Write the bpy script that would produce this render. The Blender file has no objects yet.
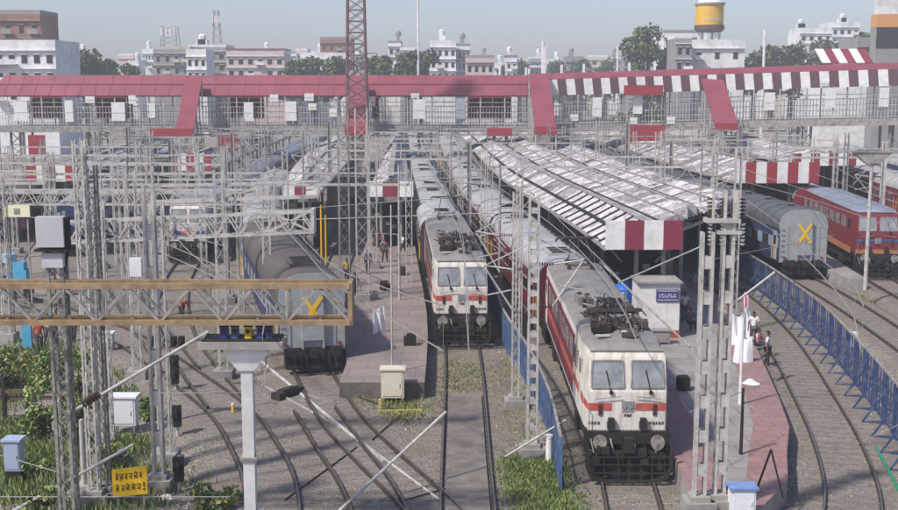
import bpy, math, random
from mathutils import Vector, Matrix
R=math.radians
scene=bpy.context.scene
COL=scene.collection
# ---------------------------------------------------------------- camera, sky, sun, exposure
F,YH,H=1150.0,84.0,13.6
TH=math.atan((255-YH)/F)
cd=bpy.data.cameras.new('camera'); cam=bpy.data.objects.new('camera',cd); COL.objects.link(cam)
cam.location=(0,0,H); cam.rotation_euler=(math.pi/2-TH,0,0)
cd.sensor_width=36; cd.lens=F/898*36; cd.clip_start=.5; cd.clip_end=6000
scene.camera=cam
SD=Vector((-.62,-.50,.92)).normalized()
EL=math.asin(SD.z); AZ=math.atan2(SD.x,SD.y)
w=bpy.data.worlds.new('World'); scene.world=w; w.use_nodes=True
nt=w.node_tree; nt.nodes.clear()
sk=nt.nodes.new('ShaderNodeTexSky'); sk.sky_type='NISHITA'; sk.sun_disc=False
sk.sun_elevation=EL; sk.sun_rotation=AZ; sk.air_density=1.0; sk.dust_density=1.6; sk.ozone_density=3.2
bg=nt.nodes.new('ShaderNodeBackground'); bg.inputs[1].default_value=.118
wo=nt.nodes.new('ShaderNodeOutputWorld')
tm=nt.nodes.new('ShaderNodeMix'); tm.data_type='RGBA'; tm.blend_type='MULTIPLY'; tm.inputs[0].default_value=1; tm.inputs[7].default_value=(1.01,.972,1.05,1)
nt.links.new(sk.outputs[0],tm.inputs[6]); nt.links.new(tm.outputs[2],bg.inputs[0]); nt.links.new(bg.outputs[0],wo.inputs[0])
sl=bpy.data.lights.new('sun','SUN'); sl.energy=3.7; sl.angle=R(3); sl.color=(1,.95,.87)
so=bpy.data.objects.new('sun',sl); COL.objects.link(so); so.rotation_euler=SD.to_track_quat('Z','Y').to_euler()
vs=scene.view_settings; vs.view_transform='Standard'; vs.look='None'; vs.exposure=0.44; vs.gamma=1; vs.use_curve_mapping=False
scene.cycles.max_bounces=6; scene.cycles.volume_bounces=0
scene.cycles.use_denoising=True

# ---------------------------------------------------------------- helpers
def at(px,py,h=0.0):            # the point at height h seen at a photograph pixel: real place on its plane
    a=(px-449)/F; b=(255-py)/F
    d=(a, math.cos(TH)+b*math.sin(TH), -math.sin(TH)+b*math.cos(TH))
    t=(h-H)/d[2]
    return Vector((d[0]*t,d[1]*t,h))
def atd(px,py,D):               # the point at distance D (ground distance from the camera)
    a=(px-449)/F; b=(255-py)/F
    d=(a, math.cos(TH)+b*math.sin(TH), -math.sin(TH)+b*math.cos(TH))
    t=D/d[1]
    return Vector((d[0]*t,D,H+d[2]*t))
def lin(hexs):
    r=[int(hexs[i:i+2],16)/255 for i in (0,2,4)]
    return [c/12.92 if c<.04045 else ((c+.055)/1.055)**2.4 for c in r]
MATS={}
def mat(name,col,rough=.7,amt=.25,scale=3.0,metal=0.0,bump=0.0,bscale=None,dirt=None,dirtamt=0.0,dscale=.6,spec=.4,stretch=None):
    if name in MATS: return MATS[name]
    m=bpy.data.materials.new(name); m.use_nodes=True; n=m.node_tree.nodes; l=m.node_tree.links
    p=n['Principled BSDF']; p.inputs['Roughness'].default_value=rough; p.inputs['Metallic'].default_value=metal
    p.inputs['Specular IOR Level'].default_value=spec
    c=lin(col) if isinstance(col,str) else col
    tc=n.new('ShaderNodeTexCoord'); mp=n.new('ShaderNodeMapping')
    l.new(tc.outputs['Object'],mp.inputs[0])
    if stretch: mp.inputs['Scale'].default_value=stretch
    nz=n.new('ShaderNodeTexNoise'); nz.inputs['Scale'].default_value=scale; nz.inputs['Detail'].default_value=6; nz.inputs['Roughness'].default_value=.65
    l.new(mp.outputs[0],nz.inputs['Vector'])
    cr=n.new('ShaderNodeValToRGB'); cr.color_ramp.elements[0].position=.3; cr.color_ramp.elements[1].position=.7
    cr.color_ramp.elements[0].color=[x*(1-amt) for x in c]+[1]; cr.color_ramp.elements[1].color=[min(1,x*(1+amt)) for x in c]+[1]
    l.new(nz.outputs[0],cr.inputs[0]); out=cr.outputs[0]
    if dirt:
        dc=lin(dirt) if isinstance(dirt,str) else dirt
        n2=n.new('ShaderNodeTexNoise'); n2.inputs['Scale'].default_value=dscale; n2.inputs['Detail'].default_value=8; n2.inputs['Roughness'].default_value=.7
        l.new(mp.outputs[0],n2.inputs['Vector'])
        r2=n.new('ShaderNodeValToRGB'); r2.color_ramp.elements[0].position=.45; r2.color_ramp.elements[1].position=.68
        r2.color_ramp.elements[1].color=(dirtamt,)*3+(1,)
        l.new(n2.outputs[0],r2.inputs[0])
        mx=n.new('ShaderNodeMix'); mx.data_type='RGBA'
        l.new(r2.outputs[0],mx.inputs[0]); l.new(out,mx.inputs[6]); mx.inputs[7].default_value=list(dc)+[1]
        out=mx.outputs[2]
    l.new(out,p.inputs['Base Color'])
    if bump:
        nb=n.new('ShaderNodeTexNoise'); nb.inputs['Scale'].default_value=bscale or scale*4; nb.inputs['Detail'].default_value=4
        l.new(mp.outputs[0],nb.inputs['Vector'])
        bm=n.new('ShaderNodeBump'); bm.inputs['Strength'].default_value=bump; bm.inputs['Distance'].default_value=.05
        l.new(nb.outputs[0],bm.inputs['Height']); l.new(bm.outputs[0],p.inputs['Normal'])
    MATS[name]=m; return m
def glassy(name,col,rough=.12):
    m=mat(name,col,rough,.25,2.0,spec=.6); return m

class MB:
    def __init__(s): s.v=[]; s.f=[]; s.m=[]; s.k=0
    def box(s,cx,cy,cz,sx,sy,sz,rz=0.0,rx=0.0,ry=0.0):
        b=len(s.v); M=Matrix.Rotation(rz,3,'Z')@Matrix.Rotation(rx,3,'X')@Matrix.Rotation(ry,3,'Y') if (rz or rx or ry) else None
        for z in (-1,1):
            for x,y in ((-1,-1),(1,-1),(1,1),(-1,1)):
                p=Vector((x*sx/2,y*sy/2,z*sz/2))
                if M: p=M@p
                s.v.append((p.x+cx,p.y+cy,p.z+cz))
        for q in ((3,2,1,0),(4,5,6,7),(0,1,5,4),(1,2,6,5),(2,3,7,6),(3,0,4,7)): s.f.append([b+i for i in q]); s.m.append(s.k)
        return s
    def bar(s,p,q,wd,ht=None,n=4,r2=None,ph=None):
        p=Vector(p); q=Vector(q); ht=ht or wd; d=q-p
        if d.length<1e-6: return s
        d.normalize(); u=Vector((0,0,1)) if abs(d.z)<.95 else Vector((0,1,0))
        a=d.cross(u).normalized(); c=a.cross(d)
        b=len(s.v); ph=(math.pi/4 if n==4 else 0) if ph is None else ph; k=math.sqrt(.5) if n==4 else .5
        for e,(o,sc) in enumerate(((p,1),(q,r2 if r2 else 1))):
            for i in range(n):
                t=ph+2*math.pi*i/n
                s.v.append(tuple(o+a*(math.cos(t)*wd*k*sc)+c*(math.sin(t)*ht*k*sc)))
        s.f.append([b+i for i in range(n)][::-1]); s.m.append(s.k)
        s.f.append([b+n+i for i in range(n)]); s.m.append(s.k)
        for i in range(n):
            j=(i+1)%n; s.f.append([b+i,b+j,b+n+j,b+n+i]); s.m.append(s.k)
        return s
    def tube(s,p,q,r,n=8,r2=None): return s.bar(p,q,2*r,2*r,n,(r2/r if r2 is not None else None))
    def face(s,pts):
        b=len(s.v); s.v+= [tuple(p) for p in pts]; s.f.append(list(range(b,b+len(pts)))); s.m.append(s.k); return s
    def loft(s,secs,caps=True,closed=True):
        b=len(s.v); n=len(secs[0])
        for c in secs: s.v+=[tuple(p) for p in c]
        for i in range(len(secs)-1):
            for j in range(n if closed else n-1):
                k=(j+1)%n; s.f.append([b+i*n+j,b+i*n+k,b+(i+1)*n+k,b+(i+1)*n+j]); s.m.append(s.k)
        if caps:
            s.f.append([b+j for j in range(n)][::-1]); s.m.append(s.k)
            s.f.append([b+(len(secs)-1)*n+j for j in range(n)]); s.m.append(s.k)
        return s
    def prism(s,prof,y0,y1):        # (x,z) profile swept along y
        return s.loft([[(x,y0,z) for x,z in prof],[(x,y1,z) for x,z in prof]])
    def lathe(s,cx,cy,prof,n=16):   # (r,z)
        return s.loft([[(cx+r*math.cos(2*math.pi*i/n),cy+r*math.sin(2*math.pi*i/n),z) for i in range(n)] for r,z in prof])
    def build(s,name,m,parent=None,smooth=False):
        me=bpy.data.meshes.new(name); me.from_pydata(s.v,[],s.f)
        ms=m if isinstance(m,(list,tuple)) else [m]
        for x in ms: me.materials.append(x)
        if len(ms)>1:
            for i,p in enumerate(me.polygons): p.material_index=s.m[i]
        if smooth:
            for p in me.polygons: p.use_smooth=True
            me.set_sharp_from_angle(angle=R(35))
        o=bpy.data.objects.new(name,me); COL.objects.link(o)
        if parent: o.parent=parent
        return o
def tag(o,label,cat,group=None):
    o['label']=label; o['category']=cat
    if group: o['group']=group
    return o
def thing(name,label,cat,loc=(0,0,0),rz=0.0,group=None):
    o=bpy.data.objects.new(name,None); COL.objects.link(o); o.location=loc; o.rotation_euler=(0,0,rz); o.empty_display_size=.3
    return tag(o,label,cat,group)
def struct(o,kind='structure'): o['kind']=kind; return o
KIDS={}
def kids(o): return [c for c in o.children]
def dup(root,loc,rz,label,group=None,cat=None):
    def rec(o,par):
        c=o.copy(); COL.objects.link(c)
        if par: c.parent=par
        for ch in kids(o): rec(ch,c)
        return c
    c=rec(root,None); c.location=loc; c.rotation_euler=(0,0,rz); c['label']=label
    if group: c['group']=group
    if cat: c['category']=cat
    return c
class Path:
    def __init__(s,pts,z=0.0,step=1.0):
        P=[Vector((p[0],p[1])) for p in pts]; P=[P[0]*2-P[1]]+P+[P[-1]*2-P[-2]]
        out=[]
        for i in range(1,len(P)-2):
            a,b,c,d=P[i-1:i+3]; n=max(2,int((c-b).length/step))
            t0=0; t1=t0+(b-a).length**.5; t2=t1+(c-b).length**.5; t3=t2+(d-c).length**.5
            for k in range(n):
                t=t1+(t2-t1)*k/n
                A1=a*((t1-t)/(t1-t0))+b*((t-t0)/(t1-t0)); A2=b*((t2-t)/(t2-t1))+c*((t-t1)/(t2-t1)); A3=c*((t3-t)/(t3-t2))+d*((t-t2)/(t3-t2))
                B1=A1*((t2-t)/(t2-t0))+A2*((t-t0)/(t2-t0)); B2=A2*((t3-t)/(t3-t1))+A3*((t-t1)/(t3-t1))
                out.append(B1*((t2-t)/(t2-t1))+B2*((t-t1)/(t2-t1)))
        out.append(P[-2]); s.p=out; s.z=z; s.c=[0]
        for i in range(1,len(out)): s.c.append(s.c[-1]+(out[i]-out[i-1]).length)
        s.L=s.c[-1]
    def at(s,d):
        d=max(0,min(s.L-1e-3,d))
        lo,hi=0,len(s.c)-1
        while hi-lo>1:
            m=(lo+hi)//2
            if s.c[m]<=d: lo=m
            else: hi=m
        t=(d-s.c[lo])/(s.c[hi]-s.c[lo]); q=s.p[lo].lerp(s.p[hi],t); tg=(s.p[hi]-s.p[lo]).normalized()
        return q,tg
    def aty(s,y):           # distance along at which Y is reached
        for i in range(1,len(s.p)):
            if s.p[i].y>=y:
                a,b=s.p[i-1],s.p[i]; return s.c[i-1]+(y-a.y)/(b.y-a.y)*(s.c[i]-s.c[i-1])
        return s.L
    def x(s,y): return s.at(s.aty(y))[0].x

# ---------------------------------------------------------------- materials
def add_joints(m,sx=1.0,sy=1.0,k=.72):
    n=m.node_tree.nodes; l=m.node_tree.links; pb=n['Principled BSDF']; src=pb.inputs['Base Color'].links[0].from_socket
    tc=n.new('ShaderNodeTexCoord'); br=n.new('ShaderNodeTexBrick'); br.inputs['Scale'].default_value=1; br.inputs['Brick Width'].default_value=sx; br.inputs['Row Height'].default_value=sy
    br.inputs['Mortar Size'].default_value=.03; br.inputs['Color1'].default_value=(1,1,1,1); br.inputs['Color2'].default_value=(.84,.84,.84,1); br.inputs['Mortar'].default_value=(k,k,k,1)
    l.new(tc.outputs['Object'],br.inputs['Vector']); mx=n.new('ShaderNodeMix'); mx.data_type='RGBA'; mx.blend_type='MULTIPLY'; mx.inputs[0].default_value=1
    l.new(src,mx.inputs[6]); l.new(br.outputs['Color'],mx.inputs[7]); l.new(mx.outputs[2],pb.inputs['Base Color'])
def ground_mat(name,c1,c2,c3,fine=9.0,patch=.12,bump=.6):
    m=bpy.data.materials.new(name); m.use_nodes=True; n=m.node_tree.nodes; l=m.node_tree.links; p=n['Principled BSDF']
    p.inputs['Roughness'].default_value=.95; p.inputs['Specular IOR Level'].default_value=.15
    tc=n.new('ShaderNodeTexCoord')
    vo=n.new('ShaderNodeTexVoronoi'); vo.inputs['Scale'].default_value=fine; l.new(tc.outputs['Object'],vo.inputs['Vector'])
    na=n.new('ShaderNodeTexNoise'); na.inputs['Scale'].default_value=patch; na.inputs['Detail'].default_value=9; na.inputs['Roughness'].default_value=.7; l.new(tc.outputs['Object'],na.inputs['Vector'])
    nb=n.new('ShaderNodeTexNoise'); nb.inputs['Scale'].default_value=1.7; nb.inputs['Detail'].default_value=9; nb.inputs['Roughness'].default_value=.75; l.new(tc.outputs['Object'],nb.inputs['Vector'])
    a=n.new('ShaderNodeMix'); a.data_type='RGBA'; a.inputs[6].default_value=[x*.62 for x in lin(c1)]+[1]; a.inputs[7].default_value=[x*1.32 for x in lin(c1)]+[1]
    sp=n.new('ShaderNodeSeparateColor'); l.new(vo.outputs['Color'],sp.inputs[0]); l.new(sp.outputs[0],a.inputs[0])
    r=n.new('ShaderNodeValToRGB'); r.color_ramp.elements[0].position=.42; r.color_ramp.elements[1].position=.62; l.new(na.outputs[0],r.inputs[0])
    b=n.new('ShaderNodeMix'); b.data_type='RGBA'; l.new(r.outputs[0],b.inputs[0]); l.new(a.outputs[2],b.inputs[6]); b.inputs[7].default_value=lin(c2)+[1]
    r2=n.new('ShaderNodeValToRGB'); r2.color_ramp.elements[0].position=.56; r2.color_ramp.elements[1].position=.7; l.new(nb.outputs[0],r2.inputs[0])
    c=n.new('ShaderNodeMix'); c.data_type='RGBA'; l.new(r2.outputs[0],c.inputs[0]); l.new(b.outputs[2],c.inputs[6]); c.inputs[7].default_value=lin(c3)+[1]
    l.new(c.outputs[2],p.inputs['Base Color'])
    bm=n.new('ShaderNodeBump'); bm.inputs['Strength'].default_value=bump; bm.inputs['Distance'].default_value=.06
    l.new(vo.outputs['Distance'],bm.inputs['Height']); l.new(bm.outputs[0],p.inputs['Normal'])
    MATS[name]=m; return m
M_GROUND=ground_mat('yard ground','8a827a','80786f','69625a')
M_BALLAST=ground_mat('ballast','857d74','776e65','554d46',fine=11,patch=.3,bump=.9)
M_SOIL=ground_mat('soil','8a8470','75705a','5d6040',fine=7,patch=.4)
M_RAIL=mat('rail steel','4a4038',.55,.3,2,metal=.3)
M_RAILTOP=mat('rail top','736a62',.4,.15,2,metal=.5)
M_SLEEP=mat('concrete sleeper','787069',.9,.25,3,bump=.2)
JOINTS={}
M_PLATG=mat('platform paving','958e8b',.85,.10,.7,dirt='77706c',dirtamt=.6,bump=.1)
M_PLATP=mat('platform pink tiles','94736f',.8,.12,1.2,dirt='807270',dirtamt=.6)
M_PLATB=mat('platform worn pink brown surface','897c77',.9,.10,.8,dirt='7b706b',dirtamt=.6,dscale=.5)
add_joints(M_PLATG,1.2,1.2,.6); add_joints(M_PLATP,.6,.6,.7); add_joints(M_PLATB,1.5,1.5,.66)
M_CONC=mat('concrete','96928c',.9,.15,1.5,dirt='5d5a55',dirtamt=.7)
M_STEEL=mat('aluminium painted steel','b6b2ac',.55,.14,2.5,dirt='6f6a66',dirtamt=.65,dscale=2.2)
M_STEELD=mat('grimy galvanised steel','97938e',.6,.18,2.5,dirt='4d4844',dirtamt=.8,dscale=1.8)
M_STEELM=mat('mottled mast steel','8b8880',.7,.3,5,dirt='3e3b38',dirtamt=.95,dscale=3.5)
M_ORANGE=mat('faded primer steel','97805f',.75,.2,3,dirt='6a5140',dirtamt=.85,dscale=1.6)
M_DARK=mat('dark grime','1b1917',.8,.35,3)  # also the black of the blocks added as canopy shade
M_UNDER=mat('underframe black','23201e',.75,.4,4,dirt='3a332d',dirtamt=.7)
M_GLASS=glassy('dark coach glass','23272b')
M_WSH=mat('windscreen glass','83878a',.2,.3,2.5,spec=.6)  # pale grey stands in for reflections on the glass
M_INS=mat('brown porcelain','45302a',.35,.2,4)
M_RED=mat('footbridge red','86434e',.6,.14,.35,dirt='6b3a41',dirtamt=.7,dscale=.45)
M_REDP=mat('red panel','90363e',.6,.12,1)
M_MAROON=mat('maroon stripe','7e3440',.6,.12,2)
M_STRG=mat('dark maroon grey stripe','5e454c',.6,.12,2)
M_WHITE=mat('white painted sheet','dcdad6',.6,.06,2,dirt='a59f99',dirtamt=.5,dscale=1.5)
M_SHEET=None
M_YEL=mat('yellow paint','e0b21c',.6,.08,2)
M_BLUE=mat('blue fence paint','2b3d66',.6,.3,3,dirt='6a7285',dirtamt=.7,dscale=2)
M_SKIN=mat('skin','7a4f38',.6,.08,6)
M_HAIR=mat('hair','15110f',.7,.2,8)
def sheet_mat(name,base,dark,pink):
    m=bpy.data.materials.new(name); m.use_nodes=True; n=m.node_tree.nodes; l=m.node_tree.links; p=n['Principled BSDF']; p.inputs['Roughness'].default_value=.7
    tc=n.new('ShaderNodeTexCoord')
    mp=n.new('ShaderNodeMapping'); mp.inputs['Scale'].default_value=(1.1,2.2,0); l.new(tc.outputs['Object'],mp.inputs[0])
    vo=n.new('ShaderNodeTexVoronoi'); vo.distance='CHEBYCHEV'; vo.inputs['Scale'].default_value=1; vo.inputs['Randomness'].default_value=.35; l.new(mp.outputs[0],vo.inputs['Vector'])
    sp=n.new('ShaderNodeSeparateColor'); l.new(vo.outputs['Color'],sp.inputs[0])
    nz=n.new('ShaderNodeTexNoise'); nz.inputs['Scale'].default_value=2.4; nz.inputs['Detail'].default_value=10; nz.inputs['Roughness'].default_value=.85; l.new(tc.outputs['Object'],nz.inputs['Vector'])
    a=n.new('ShaderNodeMix'); a.data_type='RGBA'; l.new(sp.outputs[0],a.inputs[0]); a.inputs[6].default_value=lin(base)+[1]; a.inputs[7].default_value=lin(pink)+[1]
    r=n.new('ShaderNodeValToRGB'); r.color_ramp.elements[0].position=.47; r.color_ramp.elements[1].position=.62; r.color_ramp.elements[1].color=(.85,.85,.85,1); l.new(nz.outputs[0],r.inputs[0])
    b=n.new('ShaderNodeMix'); b.data_type='RGBA'; l.new(r.outputs[0],b.inputs[0]); l.new(a.outputs[2],b.inputs[6]); b.inputs[7].default_value=lin(dark)+[1]
    l.new(b.outputs[2],p.inputs['Base Color']); MATS[name]=m; return m
M_SHEET=sheet_mat('weathered corrugated sheet','bdb9b7','3b3534','878080')

# ---------------------------------------------------------------- ground
def strip(path,off0,off1,z,y0=0,y1=1e9,name='strip',m=None,kind='structure'):
    g=MB(); pts=[p for p in path.p if y0<=p.y<=y1]
    prev=None
    for i,p in enumerate(pts):
        q=pts[min(i+1,len(pts)-1)]-pts[max(i-1,0)]; nrm=Vector((q.y,-q.x)).normalized()
        a=p+nrm*off0; b=p+nrm*off1; cur=((a.x,a.y,z),(b.x,b.y,z))
        if prev: g.face([prev[0],prev[1],cur[1],cur[0]])
        prev=cur
    o=g.build(name,m); struct(o,kind); return o
gd=MB(); gd.box(0,1500,-.25,5000,4000,.5); struct(gd.build('ground',M_GROUND))

tracks={
'A':Path([(.6,18),(.6,36),(.62,60),(-.5,82),(-1.6,103),(-2.95,130),(-4.5,166),(-6,200),(-8,270)]),
'B':Path([(5.0,18),(5.55,30),(6.1,38),(6.3,42),(6.45,48),(6.35,56),(5.9,66),(4.9,78),(2.95,103),(2,127),(1.1,159),(0,200),(-1,270)]),
'C':Path([(6.0,18),(10.8,30),(13.2,36),(14.7,42),(16.1,50),(16.9,55),(17.8,62),(18.4,72),(18.2,85),(17.2,105),(15.8,130),(14.5,160),(13,200),(12,270)]),
'D':Path([(17,18),(20.6,34),(22.0,46),(22.8,56),(23.4,66),(23.5,75),(22.9,84),(21.8,99),(20.7,126),(19.6,160),(18.5,200),(17.5,270)],.6),
'F':Path([(27.4,46),(27.7,60),(28.6,76),(30.2,93),(31.6,115),(32.5,150),(33,200)],.6),
'S':Path([(41,90),(43.5,115),(46,150),(47,200)],.6),
'T':Path([(52,100),(53.5,125),(56,160),(57,200)],.6),
'G':Path([(1.0,30.5),(-.95,36.2),(-2.4,39.8),(-4.2,44.6),(-6.35,52.5),(-7.5,57.5),(-10.2,67),(-13,79),(-15,90),(-17.0,108),(-19.2,140),(-21,200)]),
'N':Path([(-1.2,30),(-2.8,37.4),(-4.0,41.2),(-5.6,46.5)]),
'J':Path([(-4.7,28),(-6.05,37.3),(-7.4,41.8),(-9.0,46),(-12.3,52),(-17.5,60.5),(-22,66),(-28,72),(-36,79)]),
'H':Path([(-9.3,47),(-12.2,54),(-15,62),(-17.3,71),(-19,80),(-20.1,90),(-20.9,105),(-22.3,133),(-24.2,203)]),
'K':Path([(-12.7,53),(-16,61),(-19.3,69),(-25,84),(-30,98),(-35,130),(-40,200)]),
'Q':Path([(-7.0,57),(-7.6,66),(-8.4,88),(-9.3,120),(-10.5,160),(-12,220)]),
'L':Path([(-24,74),(-29.5,90),(-32.5,105),(-37,135),(-42,170),(-44,200)]),
'M':Path([(-33,80),(-38.5,100),(-43,125),(-50,170)]),
}
def make_track(k,idx):
    p=tracks[k]; z=p.z+.004*idx+.02
    root=bpy.data.objects.new('railway_track',None); COL.objects.link(root); struct(root)
    g=MB(); rl=[MB(),MB()]; rt=[MB(),MB()]; sl=MB()
    pv=None
    for i,q in enumerate(p.p):
        t=(p.p[min(i+1,len(p.p)-1)]-p.p[max(i-1,0)]).normalized(); n=Vector((t.y,-t.x))
        sec=[]
        for off,zz in ((-2.3 if not p.z else -3.6,-p.z-.002*idx if p.z else -.002),(-1.6,.0),(1.6,.0),(2.3 if not p.z else 3.6,-p.z if p.z else -.002)):
            a=q+n*off; sec.append((a.x,a.y,z+zz+.05*(1 if abs(off)<2 else 0)))
        if pv:
            for j in range(3): g.face([pv[j],sec[j],sec[j+1],pv[j+1]][::-1])
        pv=sec
    for s_,mb,tb in ((-1,rl[0],rt[0]),(1,rl[1],rt[1])):
        secs=[];tops=[]
        for i,q in enumerate(p.p):
            t=(p.p[min(i+1,len(p.p)-1)]-p.p[max(i-1,0)]).normalized(); n=Vector((t.y,-t.x)); a=q+n*(.87*s_)
            secs.append([(a.x+n.x*o,a.y+n.y*o,z+zz) for o,zz in ((-.06,.04),(.06,.04),(.035,.215),(-.035,.215))])
            tops.append([(a.x+n.x*o,a.y+n.y*o,z+zz) for o,zz in ((-.03,.219),(.03,.219))])
        mb.loft(secs); tb.loft(tops,caps=False,closed=False)
    d=0
    while d<p.L:
        q,t=p.at(d)
        if q.y>120: break
        sl.box(q.x,q.y,z+(.05 if k in 'CD' else .036),2.6,.26,.05,rz=math.atan2(t.y,t.x)-math.pi/2); d+=.65
    g.build('ballast',M_BALLAST,root)
    for i in (0,1):
        r=rl[i].build('rail',M_RAIL,root); rt[i].build('rail_head',M_RAILTOP,r)
    if sl.v: sl.build('sleepers',M_SLEEP,root)
for i,k in enumerate(tracks): make_track(k,i)
# paved strip between the rails of the middle track in front
strip(tracks['A'],-.72,.72,.19,30,49,'track_infill',mat('track infill','736b65',.95,.25,1.2,dirt='4e4843',dirtamt=.8,dscale=1.1,bump=.4))

def platform(name,L,Rr,z,m_top,m_edge=None,edge=.0,mid=None,side=M_CONC):
    """L,Rr: lists of (x,y) of the left and right edge, same length"""
    n=len(L); g=MB(); g.loft([[(L[i][0],L[i][1],-.02),(L[i][0],L[i][1],z),(Rr[i][0],Rr[i][1],z),(Rr[i][0],Rr[i][1],-.02)] for i in range(n)])
    o=g.build(name,[side,m_top])
    for f in o.data.polygons: f.material_index=1 if abs(f.normal.z)>.9 else 0
    struct(o)
    if mid:
        e=MB()
        for i in range(n-1):
            def mixp(k,t): a=Vector(L[k]);b=Vector(Rr[k]); c=a+(b-a)*t; return (c.x,c.y,z+.004)
            w0=1.35/ (Vector(Rr[i])-Vector(L[i])).length; w1=1.35/(Vector(Rr[i+1])-Vector(L[i+1])).length
            e.face([mixp(i,w0),mixp(i,1-w0),mixp(i+1,1-w1),mixp(i+1,w1)])
        struct(e.build('pavement',mid))
    return o
A,B,C,D_,G_,Q_=(tracks[k] for k in 'ABCDGQ')
ys=[33.6,36.0,39,42,46,50,54,58,64,72,80,95,110,130,160,200,250]
platform('platform',[(B.x(y)+1.7,y) for y in ys],[(C.x(y)-1.85-(0 if y>39 else (.3 if y>35 else .9)),y) for y in ys],.82,M_PLATP,mid=M_PLATG)
ys=[48.5,52,58,64,72,80,88,100,120,150,200,250]
platform('platform',[(-4.75 if y<56 else max(-6.9,Q_.x(y)+1.75),y) for y in ys],[(A.x(y)-1.75,y) for y in ys],.80,M_PLATB,side=mat('grimy platform side','655e59',.95,.3,2,dirt='45403b',dirtamt=.8,bump=.3))
ys=[72,80,92,110,140,190]
platform('platform',[(D_.x(y)+1.9,y) for y in ys],[(tracks['F'].x(y)-1.75,y) for y in ys],1.35,M_PLATG)
ys=[74,82,92,110,140,190]
platform('platform',[(max(G_.x(y)+1.8,-40),y) for y in ys],[(Q_.x(y)-1.8,y) for y in ys],.8,M_PLATB)
ys=[98,110,140,190]
platform('platform',[(tracks['L'].x(y)+1.8,y) for y in ys],[(tracks['K'].x(y)-1.9 if tracks['K'].x(y)-1.9>tracks['L'].x(y)+2.4 else tracks['L'].x(y)+3.2,y) for y in ys],.8,M_PLATB)
ys=[100,120,150,190]
platform('platform',[(tracks['F'].x(y)+2,y) for y in ys],[(tracks['S'].x(y)-2,y) for y in ys],1.35,M_PLATG)

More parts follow.
